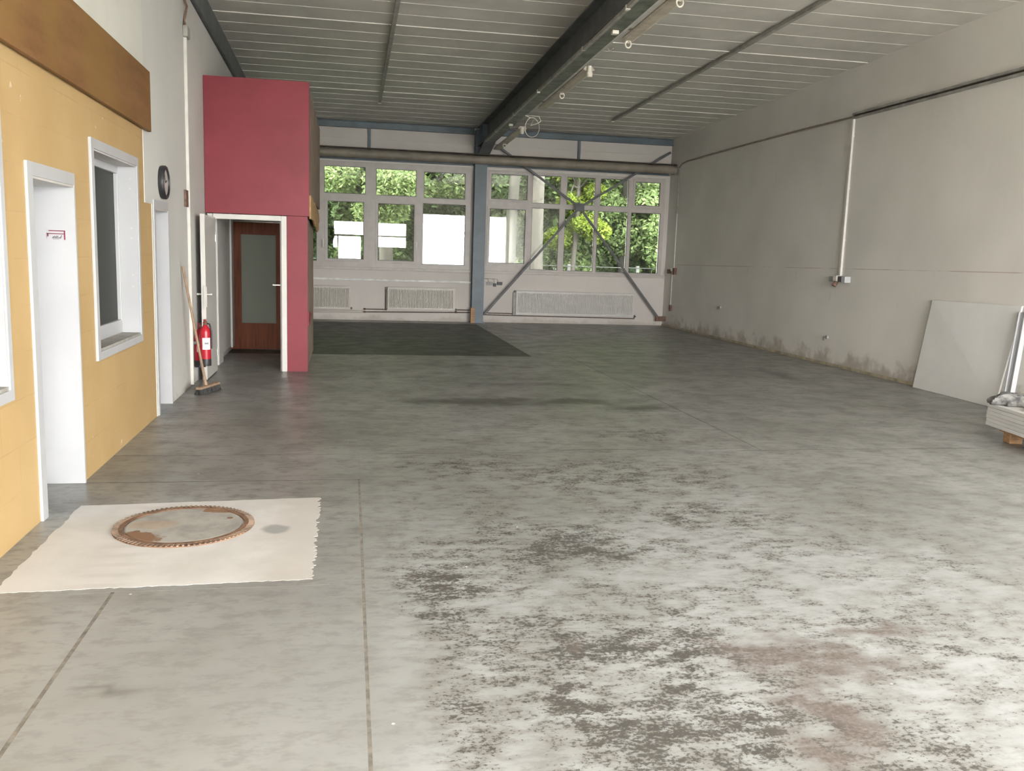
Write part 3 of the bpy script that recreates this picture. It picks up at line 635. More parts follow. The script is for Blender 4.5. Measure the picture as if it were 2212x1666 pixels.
# haunch at the column head
b = MB(); b.prism([(19.6, 4.07), (20.55, 4.06), (20.55, 3.86), (20.45, 3.86)], lambda a, c, d: (d, a, c), BX - 0.012, BX + 0.012)
b.add([(BX - 0.13, 19.55, 4.09), (BX + 0.13, 19.55, 4.09), (BX + 0.13, 20.55, 3.86), (BX - 0.13, 20.55, 3.86), (BX - 0.13, 19.55, 4.07), (BX + 0.13, 19.55, 4.07), (BX + 0.13, 20.55, 3.84), (BX - 0.13, 20.55, 3.84)],
      [(0, 1, 2, 3), (7, 6, 5, 4), (0, 4, 5, 1), (1, 5, 6, 2), (2, 6, 7, 3), (3, 7, 4, 0)])
b.build('haunch', 'beam', rb)
for yy in (19.9, 20.35):
    for s in (-1, 1):
        x0, x1 = (BX - 0.125, BX - 0.008) if s < 0 else (BX + 0.008, BX + 0.125)
        MB().box(x0, x1, yy, yy + 0.012, ZC(yy) - 0.43, ZC(yy) - 0.043).build('stiffener', 'steel', rb)
# column
co = thing('steel_column', 'blue-grey steel column between the two end windows', 'column', loc=(2.985, 20.66, 0))
cxx = 2.982
prof = [(-0.14, 0), (0.14, 0), (0.14, 0.018), (0.006, 0.018), (0.006, 0.23), (0.14, 0.23), (0.14, 0.248), (-0.14, 0.248), (-0.14, 0.23), (-0.006, 0.23), (-0.006, 0.018), (-0.14, 0.018)]
MB().prism(prof, lambda a, c, d: (cxx + a, 20.56 + c, d), 0.0, 4.45).build('shaft', 'steel', co)
MB().box(cxx - 0.17, cxx + 0.17, 20.53, 20.84, 0.0, 0.015).build('base_plate', 'steel', co)
for s in (-1, 1):
    x0, x1 = (cxx - 0.139, cxx - 0.007) if s < 0 else (cxx + 0.007, cxx + 0.139)
    MB().box(x0, x1, 20.579, 20.789, 4.10, 4.115).build('stiffener', 'steel', co)
wb2 = MB().box(2.815, 2.905, 20.50, 20.545, 0.0, 0.36).build('wood_block', 'wood_raw', bevel=0.004)
tag(wb2, 'short raw wood offcut standing at the foot of the steel column', 'wood block')

# eaves beams at the back wall and rail above the windows
b = MB().prism(i_profile(0, 0.12, 0.14, 0.012, 0.01), lambda a, c, d: (d, YB - 0.075 + a, 4.497 + c), -1.8, cxx - 0.15)
tag(b.build('eaves_beam', 'steel'), 'blue-grey eaves beam under the ceiling left of the column', 'beam', 'eaves beams')
b = MB().prism(i_profile(0, 0.12, 0.14, 0.012, 0.01), lambda a, c, d: (d, YB - 0.075 + a, 4.497 + c), cxx + 0.15, XR - 0.01)
tag(b.build('eaves_beam', 'steel'), 'blue-grey eaves beam under the ceiling right of the column', 'beam', 'eaves beams')
for (x0, x1, s) in ((-1.75, cxx - 0.142, 'left'), (cxx + 0.142, XR - 0.05, 'right')):
    b = MB().prism([(0, 0), (0.10, 0), (0.10, 0.012), (0.012, 0.012), (0.012, 0.07), (0, 0.07)], lambda a, c, d: (d, YB - 0.014 - a, 3.648 + c), x0, x1)
    tag(b.build('lintel_angle', 'steel'), 'dark blue steel angle above the window %s of the column' % s, 'angle', 'window head angles')
for x, s in ((0.43, 'left'), (5.355, 'right')):
    b = MB().box(x - 0.03, x + 0.03, YB - 0.075, YB - 0.013, 3.72, 4.356)
    tag(b.build('wall_post', 'steel', bevel=0.003), 'thin steel post between eaves beam and pipe, %s bay' % s, 'post', 'short wall posts')
# beam on the left wall
b = MB().grid_wall(lambda u, v, c: LW(u, v + ZC(u), c), 6.5, YB - 0.2, -0.36, -0.012, [], 0.0062, 0.03)
b.grid_wall(lambda u, v, c: LW(u, v + ZC(u), c), 6.5, YB - 0.2, -0.36, -0.345, [], 0.0062, 0.06)
tag(b.build('wall_beam', 'beam'), 'dark steel beam along the top of the left wall', 'beam')
# rusty cable bracket above the white conduit on the left wall
b = MB(); random.seed(5)
pth = [LW(10.45 - 0.02 * math.sin(i * 1.3), 3.84 + i * 0.08, 0.03 + 0.015 * math.sin(i * 2.1)) for i in range(9)]
b.tube(pth, 0.012, 8)
bk = thing('cable_bracket', 'rusty bracket with cable stubs above the white conduit on the left wall', 'bracket', loc=pth[0])
b.build('cable_stub', 'rust_box', bk, smooth=True)
MB().box(10.38, 10.56, 3.83, 3.95, 0.007, 0.06).build('clamp', 'conduit_g', bk, xf=LW, bevel=0.01)
MB().box(10.1, 10.4, 4.22, 4.34, 0.007, 0.05).build('clamp', 'rust_box', bk, xf=LW, bevel=0.01)

# cross bracing
cb = thing('cross_brace', 'grey steel X bracing in front of the right-hand window', 'brace', loc=(5.38, 20.6, 2.8))
YC_ = 20.62; ctr = Vector((5.38, YC_, 2.795))
for e in ((3.36, 4.11), (7.50, 0.20), (7.58, 4.18), (3.15, 0.20)):
    p1 = Vector((e[0], YC_, e[1])); d = (p1 - ctr).normalized(); n = Vector((-d.z, 0, d.x)); p0 = ctr + d * 0.1
    w = 0.026; q = [p0 + n * w, p1 + n * w, p1 - n * w, p0 - n * w]
    yo = Vector((0, 0.022, 0)); vs = [p - yo for p in q] + [p + yo for p in q]
    MB().add(vs, [(0, 1, 2, 3), (7, 6, 5, 4), (0, 4, 5, 1), (1, 5, 6, 2), (2, 6, 7, 3), (3, 7, 4, 0)]).build('brace_arm', 'brace', cb, bevel=0.004)
MB().box(5.27, 5.49, YC_ - 0.035, YC_ - 0.0225, 2.70, 2.89).build('gusset_plate', 'brace', cb, bevel=0.004)
for (dx, dz) in ((-.07, -.06), (.07, -.06), (-.07, .06), (.07, .06)):
    MB().cyl((5.38 + dx, YC_ - 0.035, 2.795 + dz), (5.38 + dx, YC_ - 0.048, 2.795 + dz), 0.012, n=6).build('bolt', 'brace', cb)
MB().box(7.44, XR - 0.002, YC_ - 0.03, YC_ + 0.03, 0.12, 0.24).build('foot_bracket', 'rust_box', cb)

# ================================================================== BIG PIPE
pp = thing('heating_main_pipe', 'thick brown-grey pipe running above both windows', 'pipe', loc=(3, 20.4, 3.76))
MB().cyl((-1.75, 20.42, 3.755), (7.60, 20.42, 3.755), 0.095, n=24).build('pipe_run', 'pipe', pp, smooth=True)
MB().box(-1.75, 7.66, 20.36, 20.47, 3.862, 3.885).build('top_strip', 'pipe_dark', pp)  # slim dark brown strip along the top of the pipe
MB().lathe([(0.0, 7.60), (0.104, 7.60), (0.104, 7.66), (0, 7.66)], (0, 20.42, 3.755), 24, 'x').build('end_cap', 'pipe', pp, smooth=True)
for x in (2.64, 3.22, -0.6, 5.2):
    MB().lathe([(0.09, x), (0.102, x), (0.102, x + 0.05), (0.09, x + 0.05)], (0, 20.42, 3.755), 24, 'x').build('coupling', 'pipe', pp, smooth=True)
for x in (2.98, 0.3, 5.36):
    yb = 20.559 if abs(x - 2.98) < .1 else 20.72
    MB().box(x - 0.02, x + 0.02, 20.50, yb, 3.74, 3.77).build('bracket', 'rust_box', pp)

# ================================================================== RADIATORS
def radiator(x0, x1, z0, z1, mat, label, ribs=True):
    o = thing('radiator', label, 'radiator', loc=((x0 + x1) / 2, YB, z0), group='panel radiators under the windows')
    yf = YB - 0.11
    # ribbed front sheet as real relief
    n = max(8, int((x1 - x0) / 0.036)); vs = []; dx = (x1 - x0 - 0.04) / n; xs = []
    for i in range(n): xs += [(x0 + 0.02 + dx * (i + 0.08), 0), (x0 + 0.02 + dx * (i + 0.3), 1), (x0 + 0.02 + dx * (i + 0.7), 1), (x0 + 0.02 + dx * (i + 0.92), 0)]
    amp = 0.003
    b = MB(); m = len(xs)
    for z in (z0 + 0.045, z1 - 0.045):
        vs += [(x, yf - amp * k, z) for x, k in xs]
    b.add(vs, [(i, i + 1, m + i + 1, m + i) for i in range(m - 1)]); b.box(x0, x1, yf, yf + 0.045, z0, z1)
    b.build('panel', mat, o, weld=False)
    MB().box(x0 - 0.002, x1 + 0.002, yf + 0.0, yf + 0.06, z1 - 0.006, z1 + 0.012).build('top_grille', mat, o, bevel=0.003)
    for xx in (x0 + 0.2, x1 - 0.2):
        MB().box(xx - 0.02, xx + 0.02, yf + 0.045, YB - 0.009, z0 + 0.1, z1 - 0.1).build('bracket', mat, o)
    return o
r1 = radiator(-1.35, 0.02, 0.25, 0.78, 'radiator', 'cream panel radiator at the far left, partly behind the red box')
r2 = radiator(0.88, 2.46, 0.27, 0.785, 'radiator', 'cream panel radiator under the left window beside the column')
r3 = radiator(3.94, 6.90, 0.205, 0.77, 'radiator_w', 'long white panel radiator right of the column behind the bracing')
def valve(par, x, z):
    MB().cyl((x, YB - 0.09, z), (x, YB - 0.14, z), 0.018, n=12).cyl((x, YB - 0.09, z - 0.02), (x, YB - 0.09, z + 0.03), 0.014, n=10).build('valve', 'dark_box', par, smooth=True)
valve(r1, 0.05, 0.27); valve(r2, 0.845, 0.755); valve(r2, 2.50, 0.285); valve(r3, 3.905, 0.755); valve(r3, 6.94, 0.215)
hp = thing('heating_pipe', 'pair of brown heating pipes along the foot of the wall left of the column', 'pipe', loc=(1.5, 20.78, 0.2), group='small heating pipes')
yp = YB - 0.06
MB().tube([(0.35, yp, 0.262), (0.82, yp, 0.262)], 0.011).build('pipe_run', 'copper', hp)
MB().tube([(0.84, yp, 0.262), (0.84, yp, 0.74)], 0.014).build('riser', 'copper', hp)
MB().tube([(0.35, yp, 0.195), (2.83, yp, 0.228)], 0.012).build('pipe_run', 'copper', hp)
MB().tube([(2.50, yp, 0.285), (2.83, yp, 0.285)], 0.012).build('pipe_run', 'copper', hp)
MB().tube([(2.50, yp, 0.225), (2.50, yp, 0.285)], 0.012).build('riser', 'copper', hp)
for x, z in ((0.84, 0.262), (0.35, 0.262), (0.35, 0.195), (2.5, 0.226)):
    MB().cyl((x - 0.025, yp, z), (x + 0.025, yp, z), 0.02, n=10).build('fitting', 'rust_box', hp)
hq = thing('heating_pipe', 'pair of pale painted heating pipes under the far left radiator', 'pipe', loc=(-0.5, 20.78, 0.2), group='small heating pipes')
for z in (0.175, 0.215): MB().tube([(-1.7, yp, z - 0.012), (0.32, yp, z + 0.008)], 0.010).build('pipe_run', 'radiator', hq)
hr = thing('heating_pipe', 'brown heating pipes feeding the long white radiator right of the column', 'pipe', loc=(4, 20.78, 0.2), group='small heating pipes')
MB().tube([(3.14, yp, 0.228), (3.86, yp, 0.222)], 0.011).build('pipe_run', 'copper', hr)
MB().tube([(3.14, yp, 0.185), (3.90, yp, 0.176), (6.94, yp, 0.16)], 0.011).build('pipe_run', 'copper', hr)
MB().tube([(6.94, yp, 0.16), (6.94, yp, 0.21)], 0.011).build('riser', 'copper', hr)
MB().box(3.87, 3.935, yp - 0.03, yp + 0.03, 0.19, 0.74).build('riser_casing', 'grey_box', hr)
# ---- long white conduit below the left window
tag(MB().box(-1.7, 2.84, YB - 0.07, YB - 0.009, 0.92, 0.965).build('cable_duct', simple('duct_bright_white', (0.88, 0.87, 0.84), 0.5), bevel=0.004), 'white horizontal cable duct below the left window', 'cable duct')

# ---- sockets right of the column on the back wall
so = thing('socket_group', 'dark socket boxes with cables on the end wall right of the column', 'socket', loc=(3.4, YB - 0.01, 0.95))
yw = YB - 0.009
MB().box(3.22, 3.37, yw - 0.05, yw, 0.895, 0.965).build('socket_box', 'grey_box', so, bevel=0.006)
MB().box(3.385, 3.45, yw - 0.05, yw, 0.86, 0.935).build('socket_box', 'black', so, bevel=0.006)
MB().box(3.475, 3.60, yw - 0.05, yw, 0.90, 0.97).build('socket_box', 'black', so, bevel=0.006)
for ex in (3.27, 3.41, 3.50):
    MB().tube([(3.13, yw - 0.015, 1.045), (ex - 0.06, yw - 0.015, 1.043), (ex - 0.01, yw - 0.015, 1.02), (ex, yw - 0.015, 0.93)], 0.006, 6).build('cable', 'conduit_g', so)

# ================================================================== RIGHT WALL SERVICES
b = thing('conduit_drop', 'white vertical conduit on the right wall above the socket cluster', 'conduit', loc=(XR - 0.02, 12.85, 1.4))
MB().box(XR - 0.035, XR, 12.835, 12.885, 1.46, 3.90).build('duct', 'conduit', b, bevel=0.004)
for z in (2.0, 2.8, 3.6): MB().box(XR - 0.040, XR, 12.825, 12.895, z, z + 0.02).build('clip', 'conduit', b)
b = thing('socket_cluster', 'cluster of wall sockets below the white conduit on the right wall', 'socket', loc=(XR, 12.85, 1.39))
MB().box(XR - 0.07, XR, 12.98, 13.10, 1.36, 1.44).build('socket_box', 'grey_box', b, bevel=0.008)
MB().box(XR - 0.09, XR, 12.84, 12.95, 1.37, 1.46).build('socket_box', 'conduit', b, bevel=0.008)
MB().box(XR - 0.08, XR, 12.70, 12.82, 1.36, 1.45).build('socket_box', 'dark_box', b, bevel=0.008)
MB().box(XR - 0.10, XR, 12.58, 12.685, 1.35, 1.45).build('socket_box', 'white', b, bevel=0.008)
MB().cyl((XR - 0.05, 12.9, 1.37), (XR - 0.09, 12.9, 1.29), 0.035, n=12).build('power_socket', 'rust_box', b, smooth=True)
# tray along the right wall
b = thing('wall_cable_tray', 'grey double cable tray running along the right wall', 'cable tray', loc=(XR, 10, 3.9))
MB().box(XR - 0.05, XR, FY, 12.86, 3.925, 3.955).build('tray_rail', 'conduit_g', b, bevel=0.003)
MB().box(XR - 0.05, XR, FY, 12.86, 3.865, 3.895).build('tray_rail', 'conduit_g', b, bevel=0.003)
MB().box(XR - 0.012, XR, FY, 12.86, 3.895, 3.925).build('tray_back', 'pipe_dark', b)
pth = [(XR - 0.02, 12.86, 3.90)] + [(XR - 0.02, 12.86 + (19.2 - 12.86) * i / 10, 3.90 + 0.018 * math.sin(i / 10 * math.pi)) for i in range(1, 11)] + [(XR - 0.02, 19.7, 3.90), (XR - 0.02, 20.05, 3.865), (XR - 0.02, 20.2, 3.80)]
tag(MB().tube(pth, 0.017, 10).build('wall_pipe', simple('pipe_dusty_brown', (0.33, 0.27, 0.22), 0.6), smooth=True), 'thin brown cable pipe along the right wall from the tray to the far corner', 'pipe')
# corner conduit and sockets
b = thing('corner_conduit', 'thin conduit with two sockets on the right wall near the far corner', 'conduit', loc=(XR, 20.2, 1.3))
MB().tube([(XR - 0.015, 20.21, 3.80), (XR - 0.015, 20.21, 2.72)], 0.015).build('upper_pipe', 'conduit_g', b)
MB().tube([(XR - 0.014, 20.21, 2.72), (XR - 0.014, 20.21, 1.42)], 0.013).build('lower_pipe', 'conduit', b)
MB().tube([(XR - 0.014, 20.30, 1.30), (XR - 0.014, 20.30, 0.55)], 0.011).build('lower_pipe', 'conduit', b)
MB().box(XR - 0.07, XR, 20.40, 20.52, 1.30, 1.40).build('socket_box', 'rust_box', b, bevel=0.006)
MB().box(XR - 0.07, XR, 20.03, 20.15, 1.28, 1.44).build('socket_box', 'rust_box', b, bevel=0.006)
MB().box(XR - 0.08, XR, 20.20, 20.27, 1.36, 1.44).build('junction_box', 'conduit', b, bevel=0.006)
tag(MB().box(XR - 0.04, XR, 20.24, 20.33, 0.40, 0.54).build('wall_socket', 'rust_box', bevel=0.006), 'small brown socket low on the right wall in the far corner', 'socket')
def fitting(y, z, label):
    o = thing('pipe_stub', label, 'wall fitting', loc=(XR, y, z), group='small stubs low on the right wall')
    MB().cyl((XR, y, z), (XR - 0.03, y, z), 0.030, n=12).build('flange', 'grey_box', o)
    MB().cyl((XR - 0.03, y, z), (XR - 0.075, y, z), 0.014, n=10).tube([(XR - 0.07, y, z), (XR - 0.075, y, z - 0.05)], 0.010).build('stub', 'dark_box', o)
fitting(17.38, 0.67, 'small pipe stub low on the right wall nearer the far corner')
fitting(13.1, 0.45, 'small pipe stub low on the right wall near the leaning board')

# ================================================================== CEILING SERVICES
for x, y0, y1, lab in ((0.57, 3.0, 18.1, 'thin dark conduit along the ceiling left of the roof beam'), (5.475, 3.0, 18.5, 'thin dark conduit along the ceiling right of the roof beam')):
    o = thing('ceiling_conduit', lab, 'conduit', loc=(x, y1, ZC(y1)), group='ceiling conduits')
    MB().prism([(-0.028, -0.06), (0.028, -0.06), (0.028, -0.0125), (-0.028, -0.0125)], lambda a, c, d: (x + a, d, c + ZC(d)), y0, y1).build('duct', 'conduit_g', o)
    MB().box(x - 0.03, x + 0.03, y1, y1 + 0.03, ZC(y1) - 0.065, ZC(y1) - 0.013).build('end_cap', 'holder', o)
# conduit under the left edge of the beam
o = thing('beam_conduit', 'grey conduit clipped under the left edge of the roof beam', 'conduit', loc=(2.89, 12, 4.2))
for (a0, a1, dz) in ((4.0, 9.4, 0.0), (9.45, 11.2, -0.006), (11.25, 13.9, 0.004), (14.0, 19.4, 0.0)):
    MB().prism([(-0.02, -0.040), (0.02, -0.040), (0.02, 0), (-0.02, 0)], lambda a, c, d: (2.895 + a, d, c + ZC(d) - 0.458 + dz), a0, a1).build('conduit_length', 'conduit_g', o)
for yy in (6, 8.2, 9.43, 11.22, 13.95, 16, 18): MB().box(2.87, 2.92, yy - 0.02, yy + 0.02, ZC(yy) - 0.502, ZC(yy) - 0.455).build('clip', 'conduit', o)
# right-hand conduit
o2 = thing('beam_conduit', 'pale conduit running under the right edge of the roof beam', 'conduit', loc=(3.2, 11.5, 4.2))
MB().prism([(-0.018, -0.036), (0.018, -0.036), (0.018, 0), (-0.018, 0)], lambda a, c, d: (3.165 + a, d, c + ZC(d) - 0.42), 8.0, 12.5).build('conduit_length', 'conduit', o2)
MB().tube([(3.2, 11.2, ZC(11.2) - 0.46), (3.215, 11.15, ZC(11.2) - 0.50), (3.23, 11.05, ZC(11.2) - 0.49)], 0.006, 6).build('wire_stub', 'holder', o2)
# fluorescent fittings without tubes
def fitting_light(y0, y1, label, rings, xo=3.30, drop=0.36):
    o = thing('strip_light', label, 'light fitting', loc=(xo, (y0 + y1) / 2, ZC((y0 + y1) / 2) - drop), group='empty strip lights along the beam')
    fn = lambda a, c, d: (xo + a, d, c + ZC(d) - drop)
    MB().prism([(-0.085, -0.045), (-0.05, -0.06), (0.05, -0.06), (0.085, -0.045), (0.05, 0.0), (-0.05, 0.0)], fn, y0, y1).build('batten_body', 'fixture', o)
    for yy in (y0 + 0.3, y1 - 0.3):
        MB().box(3.10, xo + 0.02, yy - 0.02, yy + 0.02, ZC(yy) - drop + 0.001, ZC(yy) - drop + 0.02).build('hanger', 'conduit_g', o)
    for yy in rings:
        z = ZC(yy) - drop - 0.055
        ring = [(xo + 0.035 * math.cos(t), yy, z - 0.045 + 0.042 * math.sin(t)) for t in [2 * math.pi * i / 18 for i in range(18)]]
        h = MB().tube(ring, 0.009, 6, closed=True).build('lampholder', 'holder', o, smooth=True)
        MB().box(xo - 0.03, xo + 0.03, yy + 0.012, yy + 0.05, z - 0.03, z).build('holder_foot', 'fixture', h)
    return o
fitting_light(6.9, 10.72, 'empty strip light fitting nearest the camera right of the beam', [7.4, 8.96, 10.66], drop=0.43)
l2 = fitting_light(12.45, 15.5, 'empty strip light fitting in the middle right of the beam', [14.05], drop=0.40)
yy = 12.42
MB().lathe([(0, 0.10), (0.03, 0.10), (0.035, 0.05), (0.03, 0.03), (0.045, 0.0), (0.04, -0.05), (0, -0.06)], (3.30, yy, ZC(yy) - 0.50), 14).build('lampholder', 'holder', l2, smooth=True)
l3 = fitting_light(17.3, 20.3, 'empty strip light fitting nearest the steel column', [19.3], drop=0.47)
MB().lathe([(0, 0.05), (0.035, 0.05), (0.045, 0.0), (0.035, -0.07), (0, -0.08)], (3.29, 17.27, ZC(17.3) - 0.55), 12).build('lampholder', 'holder', l3, smooth=True)
# cable loop
cx_, cz_ = 3.27, 3.935; r0 = 0.165
pth = [(cx_ + 0.8 * r0 * math.sin(t), 16.2 + 0.02 * math.sin(2 * t), cz_ + r0 * 1.05 * math.cos(t)) for t in [2 * math.pi * i / 40 for i in range(40)]]
o = thing('cable_loop', 'loose loop of pale cable hanging under the roof beam', 'cable', loc=(cx_, 16.2, 4.1))
MB().tube(pth, 0.006, 6, closed=True).build('loop', 'holder', o, smooth=True)
MB().tube([(cx_ + 0.04, 16.2, cz_ + 0.17), (cx_ - 0.02, 16.2, ZC(16.2) - 0.50), (3.13, 16.2, ZC(16.2) - 0.455)], 0.006, 6).build('suspension', 'holder', o)
MB().tube([(cx_ - 0.03, 16.19, cz_ + 0.03), (cx_ + 0.09, 16.19, cz_ + 0.07), (cx_ + 0.16, 16.2, cz_ + 0.12), (cx_ + 0.12, 16.2, cz_ + 0.2), (3.14, 16.2, ZC(16.2) - 0.456)], 0.007, 6).build('cable_end', 'holder', o)
MB().tube([(cx_ - 0.02, 16.21, cz_ + 0.04), (cx_ + 0.02, 16.21, cz_ + 0.14), (cx_ + 0.03, 16.2, cz_ + 0.17)], 0.005, 6).build('cable_end', 'holder', o)
for x, y, z in ((3.05, 17.2, 0), (3.05, 10.4, 0)):
    o = MB().box(x - 0.04, x + 0.04, y - 0.04, y + 0.04, ZC(y) - 0.50, ZC(y) - 0.457).build('junction_box', 'holder', bevel=0.008)
    tag(o, 'small white junction box under the beam ' + ('near the column' if y > 15 else 'beside the near strip light'), 'junction box', 'junction boxes under the beam')

# ================================================================== LEFT WALL THINGS
o = thing('wall_conduit', 'white vertical conduit on the left wall beside the red lobby', 'conduit', loc=LW(10.45, 0.1, 0.02))
MB().box(10.425, 10.475, 0.02, 3.83, 0.0061, 0.04).build('duct', 'conduit', o, xf=LW, bevel=0.004)
MB().box(10.25, 10.40, 2.02, 2.20, 0.0061, 0.03).build('switch_box', 'rust_box', o, xf=LW, bevel=0.004)
# clock
cpos = LW(9.0, 2.185, 0.0062)
o = thing('wall_clock', 'round black-rimmed wall clock on the left wall above the far door', 'clock', loc=cpos)
MB().lathe([(0, 0), (0.152, 0), (0.158, 0.02), (0.158, 0.045), (0.150, 0.055), (0.128, 0.055), (0.124, 0.035), (0, 0.035)], cpos, 40, 'x').build('rim', 'black', o, smooth=True)
MB().lathe([(0, 0.036), (0.126, 0.036), (0.126, 0.040), (0, 0.040)], cpos, 40, 'x').build('face', 'clock_face', o)
hb_ = cpos[0] + 0.041
for ang, ln, w in ((math.radians(70), 0.07, 0.006), (math.radians(-35), 0.1, 0.004)):
    d = Vector((0, math.sin(ang), math.cos(ang))); n = Vector((0, d.z, -d.y)); c = Vector((hb_, cpos[1], cpos[2]))
    q = [c - n * w, c + n * w, c + d * ln + n * w * .5, c + d * ln - n * w * .5]
    MB().add(q + [p + Vector((0.003, 0, 0)) for p in q], [(0, 1, 2, 3), (7, 6, 5, 4), (0, 4, 5, 1), (1, 5, 6, 2), (2, 6, 7, 3), (3, 7, 4, 0)]).build('hand', 'black', o)
# fire extinguishers
def extinguisher(x, y, z, r, h, label, facing):
    o = thing('fire_extinguisher', label, 'extinguisher', loc=(x, y, z), group='fire extinguishers beside the open white door')
    MB().lathe([(0, 0.055), (r, 0.055), (r, h - 0.07), (r * 0.93, h - 0.035), (r * 0.7, h - 0.008), (0.03, h), (0.022, h + 0.02), (0, h + 0.02)], (x, y, z), 28).build('cylinder', 'ext_red', o, smooth=True)
    MB().lathe([(0, 0), (r * 1.01, 0), (r * 1.03, 0.01), (r * 1.03, 0.075), (r * 1.0, 0.08), (0, 0.08)], (x, y, z), 28).build('base_skirt', 'black', o, smooth=True)
    MB().lathe([(0, h + 0.02), (0.024, h + 0.02), (0.024, h + 0.05), (0.016, h + 0.07), (0, h + 0.07)], (x, y, z), 14).build('valve', 'rust_box', o, smooth=True)
    b = MB(); b.prism([(-0.07, 0.06), (-0.06, 0.05), (0.02, 0.06), (0.02, 0.075)], lambda a, c, d: (x + a * 0.5, y + a, z + h + c), -0.0, 0.001)
    b = MB().box(x - 0.012, x + 0.012, y - 0.095, y + 0.015, z + h + 0.048, z + h + 0.056).box(x - 0.010, x + 0.010, y - 0.105, y + 0.01, z + h + 0.078, z + h + 0.086).box(x - 0.01, x + 0.01, y - 0.01, y + 0.012, z + h + 0.056, z + h + 0.078)
    b.build('squeeze_grip', 'ext_red', o, bevel=0.002)
    hs = [(x + 0.02, y, z + h + 0.035), (x + 0.05, y - 0.01, z + h + 0.03), (x + r + 0.012, y - 0.02, z + h - 0.06), (x + r + 0.012, y - 0.02, z + 0.2)]
    if facing == 'a': MB().tube(hs, 0.009, 8).build('hose', 'black', o, smooth=True)
    # label wrapped around the cylinder
    n = 10; vs = []
    a0, a1 = math.radians(-115), math.radians(-25)
    for zz in (z + h * 0.42, z + h * 0.72):
        for i in range(n + 1):
            t = a0 + (a1 - a0) * i / n; vs.append((x + (r + 0.0015) * math.cos(t), y + (r + 0.0015) * math.sin(t), zz))
    MB().add(vs, [(i, i + 1, n + 2 + i, n + 1 + i) for i in range(n)]).build('label_sticker', 'paper', o)
    vs = []
    for zz in (z + h * 0.56, z + h * 0.60):
        for i in range(5):
            t = math.radians(-90 + i * 10); vs.append((x + (r + 0.003) * math.cos(t), y + (r + 0.003) * math.sin(t), zz))
    MB().add(vs, [(i, i + 1, 6 + i, 5 + i) for i in range(4)]).build('sticker_print', 'grey_box', o)
    yb = XL(y) + 0.006
    MB().box(yb, x - r * 0.9, y - 0.02, y + 0.02, z + h * 0.55, z + h * 0.62).build('wall_bracket', 'dark_box', o)
    return o
extinguisher(-1.708, 10.64, 0.20, 0.062, 0.43, 'red fire extinguisher hung close to the left wall behind the other one', 'b')
extinguisher(-1.625, 10.50, 0.235, 0.060, 0.45, 'red fire extinguisher with white label in front of the open white door', 'a')
# broom
o = thing('broom', 'push broom with black bristles leaning on the left wall', 'broom', loc=(-1.52, 10.0, 0))
a, bb = Vector((-1.60, 9.79, 0)), Vector((-1.46, 10.24, 0)); d = (bb - a).normalized(); n = Vector((-d.y, d.x, 0)); tilt = Vector((0, 0, 1))
def bar(w0, w1, z0, z1, w0b=None, w1b=None, mat='broom_wood', name='head'):
    w0b = w0 if w0b is None else w0b; w1b = w1 if w1b is None else w1b
    vs = [a + n * w0 + tilt * z0, bb + n * w0 + tilt * z0, bb + n * w1 + tilt * z0, a + n * w1 + tilt * z0, a + n * w0b + tilt * z1, bb + n * w0b + tilt * z1, bb + n * w1b + tilt * z1, a + n * w1b + tilt * z1]
    return MB().add(vs, [(0, 3, 2, 1), (4, 5, 6, 7), (0, 1, 5, 4), (1, 2, 6, 5), (2, 3, 7, 6), (3, 0, 4, 7)]).build(name, mat, o, bevel=0.004)
bar(-0.03, 0.03, 0.06, 0.085)
# bristle tufts
b = MB(); L = (bb - a).length; random.seed(2)
for i in range(34):
    for j in range(4):
        p = a + d * (L * (i + 0.5) / 34) + n * (-0.022 + 0.015 * j)
        q = p + d * random.uniform(-0.012, 0.012) + n * (random.uniform(-0.012, 0.012) + (-0.022 + 0.015 * j) * 0.6)
        b.cyl(q + Vector((0, 0, 0.002)), p + Vector((0, 0, 0.062)), 0.008, 0.006, n=5)
tag(b.build('bristles', 'bristle', o), kind='stuff')
hb0 = (a + bb) / 2 + Vector((-0.02, -0.02, 0.08)); ht = Vector(LW(9.93, 1.375, 0.03))
MB().cyl(hb0, ht, 0.0145, 0.0125, n=12).build('handle', 'broom_wood', o, smooth=True)
MB().cyl(hb0 - (ht - hb0).normalized() * 0.005, hb0 + (ht - hb0).normalized() * 0.07, 0.022, 0.017, n=12).build('socket', 'broom_wood', o, smooth=True)

# ================================================================== MANHOLE
mc = (-0.925, 5.12, 0.0052)
mh = thing('manhole', 'round rusty manhole cover set in the pale screed patch', 'manhole', loc=mc)
MB().lathe([(0.325, -0.004), (0.325, 0.006), (0.352, 0.006), (0.352, 0.002), (0.385, 0.002), (0.385, -0.004), (0.325, -0.004)], mc, 96).build('frame_ring', 'rust', mh)
b = MB()
for i in range(84):
    t = 2 * math.pi * i / 84; c, s = math.cos(t), math.sin(t); w = 0.0055
    vs = []
    for z in (mc[2] + 0.002, mc[2] + 0.007):
        for (r, k) in ((0.352, -w), (0.384, -w), (0.384, w), (0.352, w)): vs.append((mc[0] + r * c - k * s, mc[1] + r * s + k * c, z))
    b.add(vs, [(0, 3, 2, 1), (4, 5, 6, 7), (0, 1, 5, 4), (1, 2, 6, 5), (2, 3, 7, 6), (3, 0, 4, 7)])
tag(b.build('rim_ribs', 'ring_pale', mh), kind='stuff')
MB().lathe([(0, -0.004), (0.318, -0.004), (0.318, 0.003), (0.31, 0.005), (0, 0.005)], mc, 96).build('cover', 'cover', mh)
